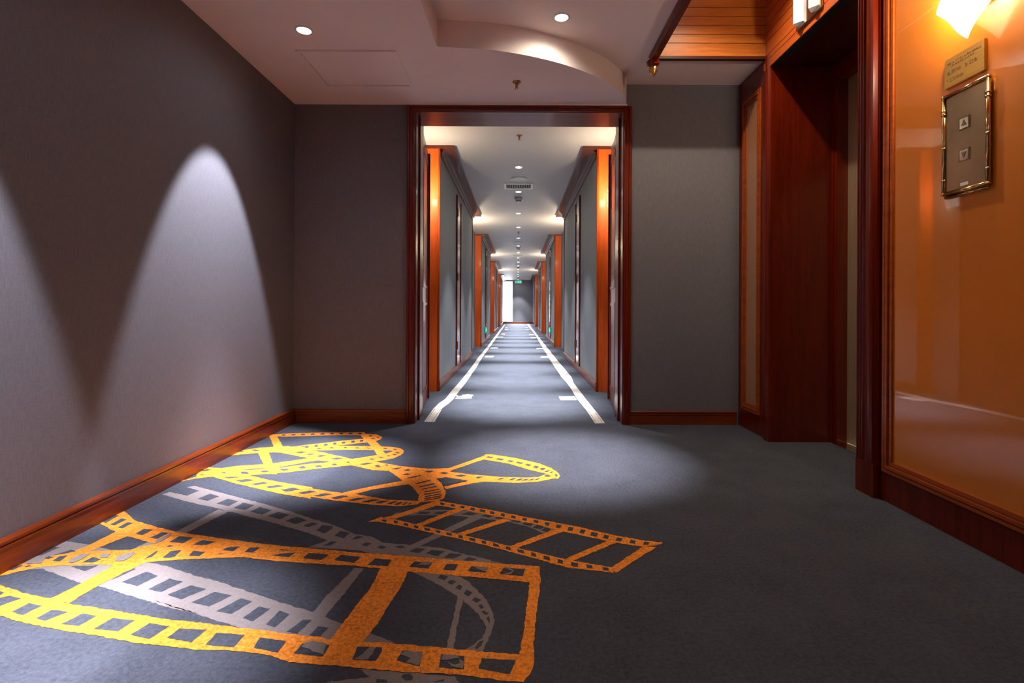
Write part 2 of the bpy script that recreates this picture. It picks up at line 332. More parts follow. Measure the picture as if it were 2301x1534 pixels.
ORANGE=[[(-1.804,1.699),(-1.665,1.650),(-1.547,1.605),(-1.432,1.573),(-1.357,1.548),(-1.240,1.524),(-1.132,1.501),(-1.012,1.474),(-0.900,1.457),(-0.680,1.419),(-0.531,1.396),(-0.506,1.387),(-0.411,1.376),(-0.329,1.371),(-0.187,1.353),(-0.078,1.338),(0.008,1.330),(0.046,1.328),(0.046,1.297),(0.038,1.268),(0.018,1.233),(-0.030,1.236),(-0.130,1.255),(-0.274,1.264),(-0.423,1.282),(-0.576,1.298),(-0.633,1.321),(-0.731,1.340),(-0.828,1.341),(-0.931,1.357),(-1.035,1.372),(-1.150,1.399),(-1.265,1.421),(-1.390,1.451),(-1.501,1.487),(-1.627,1.533)],
[(-1.746,2.257),(-1.723,2.247),(-1.599,2.147),(-1.470,2.089),(-1.350,2.042),(-1.315,2.032),(-1.172,1.995),(-1.016,1.956),(-0.887,1.928),(-0.678,1.895),(-0.624,1.884),(-0.404,1.855),(-0.190,1.819),(0.080,1.784),(0.076,1.675),(-0.179,1.716),(-0.372,1.745),(-0.464,1.764),(-0.592,1.786),(-0.639,1.787),(-0.865,1.814),(-0.969,1.837),(-1.076,1.858),(-1.191,1.891),(-1.308,1.921),(-1.408,1.954),(-1.517,2.001),(-1.595,2.039),(-1.730,2.120)],
[(0.080,1.784),(0.078,1.689),(0.066,1.575),(0.053,1.459),(0.047,1.383),(0.046,1.325),(0.008,1.328),(0.023,1.459),(0.042,1.682),(0.040,1.784)],
[(-0.469,1.767),(-0.371,1.749),(-0.373,1.644),(-0.388,1.541),(-0.396,1.456),(-0.414,1.375),(-0.503,1.379),(-0.496,1.450),(-0.485,1.529),(-0.469,1.643)],
[(-1.601,2.047),(-1.523,2.009),(-1.558,1.910),(-1.577,1.852),(-1.605,1.859),(-1.625,1.885),(-1.611,1.927)],
[(-1.740,1.723),(-1.731,1.732),(-1.726,1.779),(-1.694,1.832),(-1.619,1.875),(-1.549,1.882),(-1.429,1.894),(-1.390,1.929),(-1.328,1.958),(-1.217,1.932),(-1.111,1.919),(-0.987,1.840),(-1.033,1.838),(-1.179,1.822),(-1.262,1.809),(-1.298,1.801),(-1.405,1.782),(-1.497,1.783),(-1.640,1.768),(-1.722,1.705)],
[(-1.424,1.887),(-1.328,1.958),(-1.296,1.930),(-1.303,1.804),(-1.316,1.767),(-1.337,1.688),(-1.349,1.640),(-1.357,1.549),(-1.435,1.570),(-1.419,1.625),(-1.414,1.661),(-1.403,1.761),(-1.411,1.828)],
[(-0.400,2.368),(-0.372,2.385),(-0.276,2.349),(-0.092,2.268),(0.080,2.185),(0.241,2.114),(0.388,2.030),(0.483,1.990),(0.563,1.969),(0.538,1.949),(0.474,1.933),(0.376,1.967),(0.182,2.066),(0.078,2.131),(-0.089,2.210),(-0.270,2.295),(-0.357,2.328),(-0.393,2.324)],
[(-0.592,2.180),(-0.524,2.178),(-0.400,2.114),(-0.239,2.041),(-0.028,1.936),(0.163,1.841),(0.331,1.777),(0.329,1.742),(0.180,1.774),(0.068,1.838),(-0.077,1.918),(-0.234,1.997),(-0.403,2.073),(-0.493,2.115),(-0.578,2.148)],
[(-0.628,2.148),(-0.610,2.166),(-0.580,2.198),(-0.562,2.151),(-0.605,2.148)],
[(-0.404,2.359),(-0.358,2.333),(-0.439,2.256),(-0.519,2.181),(-0.586,2.178),(-0.529,2.220)],
[(-0.270,2.298),(-0.231,2.288),(-0.389,2.111),(-0.423,2.120)],
[(-0.060,2.186),(-0.025,2.170),(-0.206,2.027),(-0.237,2.041)],
[(0.152,2.084),(0.194,2.070),(-0.000,1.918),(-0.029,1.931)],
[(0.348,1.980),(0.382,1.967),(0.194,1.820),(0.166,1.832)],
[(0.474,1.935),(0.529,1.933),(0.426,1.834),(0.339,1.742),(0.318,1.768)],
[(-1.661,2.804),(-1.520,2.767),(-1.425,2.730),(-1.318,2.676),(-1.203,2.624),(-1.028,2.558),(-1.007,2.534),(-0.851,2.480),(-0.781,2.470),(-0.610,2.396),(-0.445,2.381),(-0.445,2.381),(-0.453,2.342),(-0.527,2.317),(-0.657,2.332),(-0.868,2.389),(-0.981,2.427),(-0.966,2.403),(-1.128,2.461),(-1.275,2.530),(-1.430,2.604),(-1.611,2.709),(-1.685,2.680),(-1.737,2.621)],
[(-1.743,2.798),(-1.739,2.870),(-1.648,2.853),(-1.589,2.893),(-1.452,2.927),(-1.389,2.955),(-1.243,3.049),(-1.234,3.040),(-1.108,3.092),(-0.981,3.037),(-0.859,3.117),(-0.814,3.155),(-0.784,3.202),(-0.704,3.172),(-0.711,3.120),(-0.738,3.054),(-0.823,2.987),(-0.949,2.913),(-1.115,2.851),(-1.242,2.788),(-1.328,2.760),(-1.438,2.730),(-1.611,2.709),(-1.685,2.680)],
[(-0.704,3.172),(-0.718,3.226),(-0.745,3.269),(-0.782,3.295),(-0.877,3.313),(-1.075,3.327),(-1.165,3.325),(-1.335,3.297),(-1.429,3.207),(-1.422,3.192),(-1.386,3.208),(-1.273,3.210),(-1.087,3.228),(-0.912,3.231),(-0.847,3.216),(-0.801,3.209),(-0.782,3.194)],
[(-1.739,3.101),(-1.716,3.222),(-1.649,3.270),(-1.483,3.314),(-1.476,3.312),(-1.349,3.224),(-1.261,3.202),(-1.141,3.135),(-0.981,3.037),(-0.822,2.984),(-0.662,2.905),(-0.496,2.859),(-0.381,2.871),(-0.367,2.886),(-0.370,2.789),(-0.427,2.697),(-0.387,2.622),(-0.349,2.503),(-0.343,2.421),(-0.364,2.381),(-0.458,2.368),(-0.474,2.465),(-0.520,2.560),(-0.589,2.651),(-0.707,2.820),(-0.799,2.830),(-0.950,2.916),(-1.084,2.980),(-1.173,2.999),(-1.242,3.047),(-1.355,3.107),(-1.475,3.168),(-1.525,3.167),(-1.599,3.151),(-1.731,3.099)],
[(-1.747,3.589),(-1.704,3.615),(-1.507,3.293),(-1.550,3.265)],
[(-1.753,3.605),(-1.704,3.623),(-1.625,3.645),(-1.389,3.678),(-1.104,3.696),(-1.077,3.603),(-1.309,3.595),(-1.584,3.555),(-1.651,3.554),(-1.721,3.557)],
[(-1.518,3.259),(-1.351,3.359),(-1.281,3.392),(-1.166,3.461),(-1.040,3.513),(-1.004,3.409),(-1.166,3.328),(-1.315,3.249),(-1.422,3.192),(-1.481,3.181)],
[(-1.542,3.173),(-1.394,2.923),(-1.287,2.751),(-1.359,2.759),(-1.446,2.922),(-1.597,3.153)],
[(-1.108,3.609),(-1.113,3.689),(-1.070,3.629),(-0.956,3.451),(-0.873,3.297),(-0.790,3.096),(-0.846,3.103),(-0.921,3.263),(-1.011,3.432),(-1.073,3.541)],
[(-1.109,3.679),(-1.073,3.639),(-1.001,3.630),(-0.951,3.572),(-0.935,3.534),(-0.933,3.487),(-0.955,3.447),(-1.008,3.405),(-1.047,3.504)],
[(-0.195,3.142),(-0.176,3.146),(-0.147,3.138),(-0.005,3.067),(0.130,2.963),(0.192,2.878),(0.224,2.797),(0.231,2.746),(0.212,2.696),(0.193,2.708),(0.182,2.732),(0.171,2.751),(0.160,2.777),(0.144,2.796),(0.082,2.835),(-0.049,2.960),(-0.188,3.033),(-0.216,3.041)],
[(-0.215,3.096),(-0.181,3.142),(-0.168,3.081),(-0.206,3.033),(-0.371,2.822),(-0.437,2.808),(-0.459,2.736),(-0.487,2.736),(-0.469,2.801),(-0.408,2.842)],
[(-0.504,2.827),(-0.407,2.835),(-0.365,2.809),(-0.254,2.765),(-0.086,2.726),(0.037,2.718),(0.112,2.725),(0.142,2.764),(0.164,2.783),(0.219,2.733),(0.201,2.708),(0.117,2.658),(-0.003,2.633),(-0.164,2.652),(-0.244,2.656),(-0.378,2.719),(-0.419,2.697),(-0.450,2.687)],
[(-0.176,2.715),(-0.160,2.655),(-0.241,2.619),(-0.352,2.539),(-0.369,2.572),(-0.257,2.660)],
[(-0.592,2.662),(-0.543,2.610),(-0.713,2.528),(-0.780,2.468),(-0.851,2.480),(-0.741,2.567)]]
ORANGE_GAPS=[[(-1.608,1.567),(-1.573,1.588),(-1.522,1.574),(-1.548,1.534),(-1.566,1.526)],
[(-1.641,1.609),(-1.630,1.614),(-1.607,1.605),(-1.606,1.592),(-1.616,1.585)],
[(-1.484,1.505),(-1.476,1.549),(-1.425,1.536),(-1.436,1.488)],
[(-1.383,1.474),(-1.376,1.516),(-1.317,1.506),(-1.346,1.462)],
[(-1.288,1.448),(-1.269,1.498),(-1.220,1.487),(-1.231,1.439)],
[(-1.179,1.427),(-1.164,1.477),(-1.093,1.466),(-1.104,1.416)],
[(-1.058,1.401),(-1.042,1.454),(-0.976,1.440),(-0.993,1.385)],
[(-0.949,1.390),(-0.941,1.430),(-0.862,1.426),(-0.871,1.371)],
[(-0.827,1.361),(-0.827,1.412),(-0.744,1.404),(-0.747,1.351)],
[(-0.694,1.350),(-0.698,1.393),(-0.619,1.378),(-0.621,1.332)],
[(-0.578,1.330),(-0.571,1.369),(-0.549,1.377),(-0.498,1.363),(-0.498,1.316)],
[(-0.419,1.307),(-0.421,1.356),(-0.356,1.355),(-0.351,1.339),(-0.357,1.303)],
[(-0.305,1.304),(-0.300,1.341),(-0.245,1.337),(-0.243,1.282)],
[(-0.194,1.281),(-0.195,1.328),(-0.134,1.322),(-0.130,1.272)],
[(-0.095,1.276),(-0.089,1.314),(-0.001,1.308),(-0.015,1.257)],
[(-1.509,2.026),(-1.508,2.070),(-1.466,2.062),(-1.472,2.011)],
[(-1.428,1.992),(-1.413,2.039),(-1.383,2.035),(-1.392,1.980)],
[(-1.327,1.956),(-1.321,2.005),(-1.259,1.994),(-1.268,1.944)],
[(-1.224,1.932),(-1.212,1.972),(-1.152,1.960),(-1.171,1.933)],
[(-1.089,1.890),(-1.084,1.912),(-1.039,1.923),(-1.043,1.885)],
[(-1.001,1.876),(-0.997,1.913),(-0.959,1.917),(-0.966,1.873)],
[(-0.887,1.852),(-0.862,1.867),(-0.812,1.875),(-0.819,1.841)],
[(-0.881,1.894),(-0.874,1.900),(-0.839,1.894),(-0.847,1.890)],
[(-0.768,1.839),(-0.760,1.873),(-0.686,1.862),(-0.699,1.824)],
[(-0.766,1.834),(-0.752,1.872),(-0.683,1.858),(-0.696,1.821)],
[(-0.650,1.821),(-0.641,1.860),(-0.562,1.845),(-0.572,1.801)],
[(-0.522,1.789),(-0.508,1.834),(-0.446,1.825),(-0.448,1.778)],
[(-0.374,1.776),(-0.362,1.813),(-0.296,1.805),(-0.307,1.765)],
[(-0.253,1.756),(-0.247,1.797),(-0.205,1.794),(-0.213,1.752)],
[(-0.167,1.747),(-0.158,1.782),(-0.096,1.775),(-0.107,1.740)],
[(-0.060,1.731),(-0.045,1.773),(0.030,1.764),(0.019,1.717)],
[(-1.730,2.136),(-1.730,2.207),(-1.712,2.200),(-1.707,2.125)],
[(-1.676,2.110),(-1.676,2.171),(-1.646,2.160),(-1.651,2.102)],
[(-1.624,2.082),(-1.622,2.134),(-1.595,2.126),(-1.597,2.074)],
[(-1.683,1.822),(-1.681,1.838),(-1.656,1.835),(-1.665,1.821)],
[(-1.640,1.807),(-1.644,1.839),(-1.621,1.847),(-1.608,1.802)],
[(-1.526,1.797),(-1.522,1.835),(-1.478,1.821),(-1.482,1.797)],
[(-1.326,1.823),(-1.325,1.883),(-1.317,1.878),(-1.312,1.839)],
[(-1.316,1.919),(-1.309,1.930),(-1.287,1.921),(-1.302,1.914)],
[(-1.730,1.740),(-1.722,1.777),(-1.713,1.775),(-1.716,1.743)],
[(-1.698,1.765),(-1.692,1.775),(-1.679,1.770),(-1.688,1.761)],
[(-1.268,1.832),(-1.273,1.883),(-1.240,1.892),(-1.230,1.844),(-1.241,1.832)],
[(-1.184,1.848),(-1.190,1.884),(-1.144,1.878),(-1.144,1.846)],
[(-1.090,1.862),(-1.080,1.866),(-1.063,1.864),(-1.076,1.858)],
[(-0.355,2.366),(-0.336,2.358),(-0.331,2.331),(-0.350,2.338)],
[(-0.306,2.347),(-0.286,2.340),(-0.282,2.313),(-0.302,2.320)],
[(-0.257,2.328),(-0.238,2.319),(-0.235,2.292),(-0.254,2.301)],
[(-0.209,2.307),(-0.190,2.298),(-0.188,2.270),(-0.207,2.279)],
[(-0.166,2.287),(-0.142,2.276),(-0.141,2.249),(-0.165,2.259)],
[(-0.119,2.266),(-0.099,2.257),(-0.099,2.229),(-0.118,2.238)],
[(-0.071,2.244),(-0.052,2.235),(-0.053,2.207),(-0.071,2.216)],
[(-0.024,2.221),(-0.005,2.212),(-0.006,2.185),(-0.025,2.194)],
[(0.024,2.198),(0.043,2.189),(0.041,2.163),(0.022,2.172)],
[(0.071,2.176),(0.090,2.167),(0.087,2.140),(0.069,2.150)],
[(0.118,2.153),(0.137,2.144),(0.131,2.114),(0.114,2.125)],
[(0.165,2.130),(0.184,2.121),(0.176,2.089),(0.158,2.099)],
[(0.213,2.107),(0.232,2.099),(0.222,2.065),(0.203,2.074)],
[(0.259,2.084),(0.278,2.074),(0.268,2.041),(0.249,2.051)],
[(0.301,2.061),(0.324,2.048),(0.313,2.017),(0.290,2.029)],
[(0.347,2.035),(0.365,2.025),(0.354,1.996),(0.336,2.005)],
[(0.393,2.011),(0.412,2.003),(0.401,1.974),(0.382,1.982)],
[(0.442,1.991),(0.461,1.984),(0.450,1.957),(0.430,1.964)],
[(0.491,1.973),(0.511,1.970),(0.499,1.949),(0.479,1.947)],
[(-0.573,2.170),(-0.554,2.168),(-0.548,2.146),(-0.567,2.152)],
[(-0.519,2.163),(-0.501,2.154),(-0.496,2.129),(-0.515,2.136)],
[(-0.474,2.141),(-0.452,2.129),(-0.447,2.105),(-0.469,2.116)],
[(-0.425,2.116),(-0.407,2.107),(-0.401,2.083),(-0.419,2.092)],
[(-0.379,2.094),(-0.356,2.083),(-0.351,2.060),(-0.374,2.071)],
[(-0.329,2.071),(-0.310,2.063),(-0.306,2.040),(-0.324,2.048)],
[(-0.283,2.050),(-0.260,2.040),(-0.255,2.017),(-0.278,2.027)],
[(-0.232,2.027),(-0.214,2.018),(-0.210,1.995),(-0.228,2.004)],
[(-0.187,2.005),(-0.164,1.993),(-0.161,1.971),(-0.183,1.982)],
[(-0.137,1.980),(-0.119,1.971),(-0.116,1.948),(-0.134,1.957)],
[(-0.092,1.957),(-0.070,1.946),(-0.067,1.923),(-0.089,1.935)],
[(-0.043,1.932),(-0.025,1.923),(-0.023,1.900),(-0.041,1.909)],
[(0.002,1.909),(0.025,1.898),(0.026,1.874),(0.003,1.885)],
[(0.052,1.884),(0.070,1.875),(0.070,1.850),(0.052,1.860)],
[(0.097,1.861),(0.119,1.850),(0.118,1.823),(0.096,1.835)],
[(0.146,1.836),(0.164,1.827),(0.162,1.799),(0.144,1.809)],
[(0.192,1.815),(0.216,1.807),(0.213,1.781),(0.189,1.787)],
[(0.244,1.798),(0.264,1.791),(0.262,1.768),(0.242,1.773)],
[(0.297,1.780),(0.316,1.773),(0.315,1.755),(0.295,1.760)],
[(-1.549,2.702),(-1.489,2.710),(-1.459,2.701),(-1.517,2.684)],
[(-1.459,2.651),(-1.408,2.675),(-1.365,2.653),(-1.412,2.626)],
[(-1.352,2.600),(-1.305,2.631),(-1.267,2.614),(-1.318,2.581)],
[(-1.258,2.559),(-1.211,2.589),(-1.168,2.569),(-1.231,2.541)],
[(-1.163,2.516),(-1.120,2.549),(-1.068,2.525),(-1.123,2.492)],
[(-1.060,2.478),(-1.027,2.505),(-0.988,2.494),(-1.028,2.461)],
[(-1.607,2.774),(-1.596,2.785),(-1.572,2.770),(-1.580,2.762)],
[(-1.509,2.792),(-1.475,2.794),(-1.445,2.758),(-1.484,2.758)],
[(-1.409,2.806),(-1.378,2.816),(-1.352,2.791),(-1.381,2.784)],
[(-1.319,2.834),(-1.288,2.850),(-1.261,2.828),(-1.280,2.812)],
[(-1.233,2.877),(-1.208,2.898),(-1.179,2.860),(-1.208,2.851)],
[(-1.539,2.824),(-1.465,2.843),(-1.409,2.859),(-1.403,2.849),(-1.457,2.827)],
[(-1.342,2.875),(-1.275,2.924),(-1.196,2.975),(-1.185,2.947),(-1.266,2.903),(-1.327,2.865)],
[(-1.698,2.739),(-1.687,2.744),(-1.670,2.736),(-1.686,2.731)],
[(-1.731,2.803),(-1.717,2.834),(-1.687,2.824),(-1.709,2.794)],
[(-1.137,2.508),(-1.113,2.547),(-1.074,2.528),(-1.112,2.499)],
[(-1.058,2.476),(-1.018,2.510),(-0.979,2.496),(-1.023,2.463)],
[(-0.970,2.440),(-0.927,2.476),(-0.889,2.461),(-0.934,2.432)],
[(-0.881,2.415),(-0.836,2.447),(-0.800,2.436),(-0.846,2.399)],
[(-0.793,2.388),(-0.753,2.416),(-0.713,2.410),(-0.761,2.377)],
[(-0.719,2.369),(-0.676,2.399),(-0.639,2.393),(-0.688,2.361)],
[(-0.658,2.353),(-0.626,2.383),(-0.594,2.381),(-0.630,2.347)],
[(-0.597,2.345),(-0.572,2.373),(-0.553,2.373),(-0.577,2.339)],
[(-0.563,2.335),(-0.538,2.367),(-0.525,2.365),(-0.543,2.331)],
[(-0.528,2.333),(-0.512,2.363),(-0.502,2.361),(-0.515,2.333)],
[(-0.500,2.338),(-0.489,2.360),(-0.481,2.359),(-0.489,2.340)],
[(-1.231,2.874),(-1.213,2.899),(-1.180,2.860),(-1.204,2.852)],
[(-1.147,2.898),(-1.124,2.916),(-1.096,2.886),(-1.125,2.878)],
[(-1.063,2.927),(-1.054,2.951),(-1.029,2.928),(-1.038,2.908)],
[(-1.295,2.908),(-1.237,2.958),(-1.167,3.006),(-1.083,2.977),(-1.154,2.952),(-1.229,2.938),(-1.292,2.901)],
[(-0.997,2.973),(-0.984,2.984),(-0.968,2.972),(-0.981,2.963)],
[(-0.903,2.932),(-0.869,2.963),(-0.830,2.954),(-0.873,2.924)],
[(-0.811,2.903),(-0.798,2.925),(-0.769,2.893),(-0.781,2.880)],
[(-1.370,3.162),(-1.356,3.190),(-1.313,3.181),(-1.329,3.147)],
[(-1.290,3.126),(-1.272,3.144),(-1.235,3.141),(-1.260,3.114)],
[(-1.213,3.086),(-1.200,3.112),(-1.153,3.106),(-1.181,3.073)],
[(-1.113,3.042),(-1.077,3.063),(-1.034,3.047),(-1.066,3.019)],
[(-1.284,3.254),(-1.266,3.271),(-1.238,3.258),(-1.257,3.246)],
[(-1.205,3.275),(-1.192,3.288),(-1.168,3.272),(-1.182,3.259)],
[(-1.116,3.281),(-1.108,3.296),(-1.088,3.280),(-1.098,3.267)],
[(-1.039,3.277),(-1.030,3.291),(-1.009,3.275),(-1.021,3.263)],
[(-0.971,3.274),(-0.959,3.285),(-0.932,3.269),(-0.951,3.259)],
[(-0.857,3.264),(-0.845,3.276),(-0.825,3.258),(-0.843,3.250)],
[(-0.787,3.241),(-0.778,3.257),(-0.765,3.241),(-0.770,3.226)],
[(-0.879,3.035),(-0.869,3.048),(-0.843,3.032),(-0.858,3.024)],
[(-0.833,3.070),(-0.825,3.084),(-0.798,3.068),(-0.813,3.057)],
[(-0.793,3.099),(-0.786,3.116),(-0.765,3.100),(-0.776,3.089)],
[(-0.767,3.134),(-0.760,3.146),(-0.736,3.127),(-0.749,3.119)],
[(-0.757,3.171),(-0.747,3.184),(-0.726,3.164),(-0.741,3.157)],
[(-0.704,2.850),(-0.677,2.869),(-0.645,2.882),(-0.671,2.842)],
[(-0.629,2.827),(-0.610,2.848),(-0.588,2.833),(-0.608,2.819)],
[(-0.622,2.756),(-0.595,2.776),(-0.575,2.762),(-0.595,2.745)],
[(-0.582,2.700),(-0.548,2.731),(-0.513,2.746),(-0.515,2.735),(-0.573,2.691)],
[(-0.507,2.801),(-0.495,2.823),(-0.458,2.817),(-0.476,2.789)],
[(-0.521,2.615),(-0.485,2.650),(-0.451,2.675),(-0.447,2.662),(-0.481,2.631),(-0.516,2.608)],
[(-0.492,2.572),(-0.428,2.622),(-0.418,2.609),(-0.486,2.562)],
[(-0.473,2.539),(-0.409,2.583),(-0.402,2.573),(-0.467,2.529)],
[(-0.458,2.500),(-0.388,2.540),(-0.381,2.530),(-0.452,2.491)],
[(-0.450,2.470),(-0.376,2.508),(-0.370,2.498),(-0.444,2.460)],
[(-0.441,2.440),(-0.368,2.477),(-0.363,2.468),(-0.436,2.431)],
[(-0.438,2.415),(-0.363,2.452),(-0.358,2.443),(-0.433,2.405)],
[(-0.435,2.392),(-0.361,2.430),(-0.360,2.419),(-0.433,2.382)],
[(-0.758,2.925),(-0.748,2.932),(-0.732,2.917),(-0.746,2.909)],
[(-1.666,3.214),(-1.656,3.227),(-1.611,3.207),(-1.631,3.191)],
[(-1.367,3.163),(-1.346,3.193),(-1.306,3.171),(-1.334,3.149)],
[(-1.401,3.302),(-1.385,3.313),(-1.347,3.303),(-1.376,3.291)],
[(-1.731,3.177),(-1.714,3.192),(-1.702,3.182),(-1.720,3.169)],
[(-1.661,3.609),(-1.636,3.614),(-1.622,3.580),(-1.648,3.577)],
[(-1.597,3.621),(-1.571,3.624),(-1.557,3.588),(-1.583,3.584)],
[(-1.533,3.630),(-1.507,3.633),(-1.493,3.597),(-1.519,3.593)],
[(-1.468,3.639),(-1.442,3.642),(-1.429,3.606),(-1.454,3.603)],
[(-1.403,3.648),(-1.377,3.651),(-1.364,3.616),(-1.390,3.612)],
[(-1.338,3.655),(-1.312,3.656),(-1.299,3.622),(-1.325,3.620)],
[(-1.273,3.659),(-1.246,3.660),(-1.234,3.625),(-1.260,3.623)],
[(-1.207,3.662),(-1.181,3.663),(-1.169,3.627),(-1.195,3.626)],
[(-1.142,3.666),(-1.116,3.667),(-1.104,3.630),(-1.130,3.629)],
[(-1.372,3.307),(-1.353,3.318),(-1.336,3.276),(-1.355,3.266)],
[(-1.322,3.335),(-1.303,3.344),(-1.286,3.302),(-1.305,3.292)],
[(-1.269,3.361),(-1.251,3.371),(-1.234,3.330),(-1.253,3.319)],
[(-1.220,3.389),(-1.202,3.400),(-1.185,3.357),(-1.204,3.347)],
[(-1.171,3.417),(-1.153,3.428),(-1.136,3.383),(-1.155,3.373)],
[(-1.118,3.443),(-1.099,3.452),(-1.083,3.408),(-1.102,3.399)],
[(-1.066,3.466),(-1.047,3.474),(-1.032,3.432),(-1.051,3.423)],
[(-1.042,3.584),(-1.034,3.600),(-1.014,3.581),(-1.024,3.565)],
[(-1.003,3.509),(-0.995,3.524),(-0.974,3.509),(-0.986,3.490)],
[(-0.977,3.543),(-0.971,3.556),(-0.953,3.543),(-0.961,3.530)],
[(-0.844,3.213),(-0.790,3.214),(-0.779,3.199),(-0.794,3.179),(-0.806,3.152),(-0.828,3.178)],
[(-0.189,3.081),(-0.178,3.102),(-0.142,3.081),(-0.157,3.062)],
[(-0.129,3.042),(-0.116,3.063),(-0.077,3.046),(-0.091,3.019)],
[(-0.061,3.005),(-0.048,3.025),(-0.019,3.005),(-0.036,2.984)],
[(-0.009,2.978),(0.002,2.995),(0.036,2.973),(0.022,2.949)],
[(0.044,2.935),(0.056,2.956),(0.083,2.936),(0.066,2.911)],
[(0.088,2.894),(0.102,2.922),(0.125,2.905),(0.109,2.872)],
[(0.121,2.860),(0.140,2.885),(0.163,2.872),(0.142,2.840)],
[(0.149,2.816),(0.163,2.836),(0.187,2.843),(0.166,2.812)],
[(0.176,2.799),(0.188,2.816),(0.202,2.817),(0.186,2.790)],
[(0.143,2.738),(0.161,2.770),(0.183,2.743),(0.161,2.730)],
[(0.201,2.764),(0.214,2.774),(0.218,2.746),(0.207,2.730)],
[(-0.426,2.782),(-0.402,2.802),(-0.372,2.782),(-0.392,2.765)],
[(-0.337,2.738),(-0.304,2.760),(-0.271,2.745),(-0.300,2.724)],
[(-0.222,2.705),(-0.210,2.725),(-0.179,2.728),(-0.204,2.700)],
[(-0.105,2.683),(-0.081,2.707),(-0.065,2.714),(-0.085,2.682)],
[(-0.046,2.674),(-0.028,2.699),(-0.004,2.705),(-0.028,2.672)],
[(-0.012,2.669),(0.013,2.697),(0.033,2.700),(0.009,2.667)],
[(0.021,2.667),(0.045,2.694),(0.062,2.696),(0.045,2.669)],
[(0.053,2.670),(0.078,2.696),(0.094,2.699),(0.077,2.672)],
[(0.085,2.676),(0.107,2.701),(0.123,2.707),(0.106,2.680)],
[(-0.418,2.688),(-0.377,2.715),(-0.257,2.663),(-0.370,2.583),(-0.390,2.640)]]
GREY_OVER=[[(-0.569,1.355),(-0.568,1.370),(-0.549,1.377),(-0.507,1.365),(-0.497,1.322),(-0.521,1.331)],
[(-0.417,1.307),(-0.397,1.329),(-0.386,1.354),(-0.370,1.352),(-0.378,1.305)],
[(-0.300,1.325),(-0.294,1.341),(-0.244,1.332),(-0.244,1.283),(-0.281,1.295),(-0.273,1.312)],
[(-0.194,1.304),(-0.192,1.326),(-0.156,1.326),(-0.145,1.313),(-0.171,1.304)],
[(-0.177,1.304),(-0.162,1.283),(-0.132,1.273),(-0.132,1.300),(-0.148,1.309),(-0.143,1.292),(-0.154,1.286)],
[(-0.351,1.776),(-0.333,1.811),(-0.297,1.805),(-0.308,1.785),(-0.329,1.789)],
[(-0.154,1.780),(-0.097,1.772),(-0.107,1.743),(-0.136,1.762)],
[(-0.041,1.770),(-0.016,1.748),(-0.044,1.729),(-0.020,1.725),(-0.010,1.752),(-0.029,1.771)],
[(-1.572,1.792),(-1.584,1.820),(-1.577,1.852),(-1.551,1.862),(-1.546,1.827),(-1.550,1.796)],
[(-1.421,1.806),(-1.432,1.847),(-1.397,1.877),(-1.384,1.835),(-1.390,1.809)],
[(-1.388,1.972),(-1.371,2.026),(-1.359,2.018),(-1.360,1.962),(-1.371,1.943)],
[(-1.708,1.782),(-1.713,1.819),(-1.687,1.838),(-1.660,1.789)],
[(-1.499,1.834),(-1.505,1.856),(-1.477,1.857),(-1.460,1.828)]]
CREAM=[[(-0.738,4.042),(-0.743,4.232),(-0.751,4.571),(-0.741,4.847),(-0.714,5.054),(-0.716,5.587),(-0.706,6.142),(-0.701,7.669),(-0.717,9.216),(-0.708,12.163),(-0.725,14.949),(-0.745,27.600),(-0.691,27.608),(-0.651,16.003),(-0.644,11.851),(-0.645,9.219),(-0.626,7.672),(-0.624,6.144),(-0.628,5.808),(-0.633,5.426),(-0.633,5.039),(-0.651,4.794),(-0.675,4.601),(-0.662,4.270),(-0.655,4.036)],
[(0.607,4.008),(0.609,4.504),(0.590,5.121),(0.598,5.775),(0.595,6.181),(0.573,6.704),(0.563,8.581),(0.567,12.928),(0.588,17.313),(0.492,28.633),(0.622,28.652),(0.647,17.996),(0.662,13.308),(0.682,9.279),(0.705,6.708),(0.674,6.184),(0.678,5.625),(0.678,5.089),(0.687,4.323),(0.686,4.021)],
[(-0.626,5.065),(-0.616,5.112),(-0.520,5.155),(-0.464,5.157),(-0.457,5.095),(-0.555,5.075)],
[(-0.631,5.225),(-0.625,5.281),(-0.608,5.272),(-0.614,5.213)],
[(-0.620,5.144),(-0.620,5.207),(-0.571,5.227),(-0.573,5.301),(-0.519,5.335),(-0.462,5.314),(-0.456,5.267),(-0.463,5.220),(-0.462,5.175),(-0.550,5.173)],
[(0.418,5.234),(0.582,5.247),(0.582,5.026),(0.423,5.017),(0.419,5.117)],
[(-0.608,9.353),(-0.605,9.629),(-0.447,9.637),(-0.448,9.361)],
[(0.409,9.305),(0.440,9.578),(0.582,9.584),(0.553,9.311)],
[(-0.618,11.380),(-0.615,11.731),(-0.453,11.740),(-0.454,11.389)],
[(0.403,11.296),(0.435,11.642),(0.585,11.650),(0.554,11.305)],
[(-0.652,15.673),(-0.646,16.116),(-0.466,16.130),(-0.469,15.687)],
[(0.382,15.435),(0.413,15.864),(0.562,15.875),(0.533,15.446)],
[(-0.575,17.512),(-0.574,17.995),(-0.449,18.006),(-0.448,17.523)],
[(0.376,17.263),(0.408,17.732),(0.568,17.746),(0.539,17.277)],
[(-0.556,21.412),(-0.554,22.032),(-0.421,22.046),(-0.421,21.426)],
[(0.325,21.305),(0.353,21.918),(0.486,21.932),(0.460,21.319)],
[(-0.592,23.683),(-0.594,24.313),(-0.489,24.326),(-0.486,23.696)],
[(0.334,23.427),(0.360,24.043),(0.485,24.058),(0.462,23.441)]]
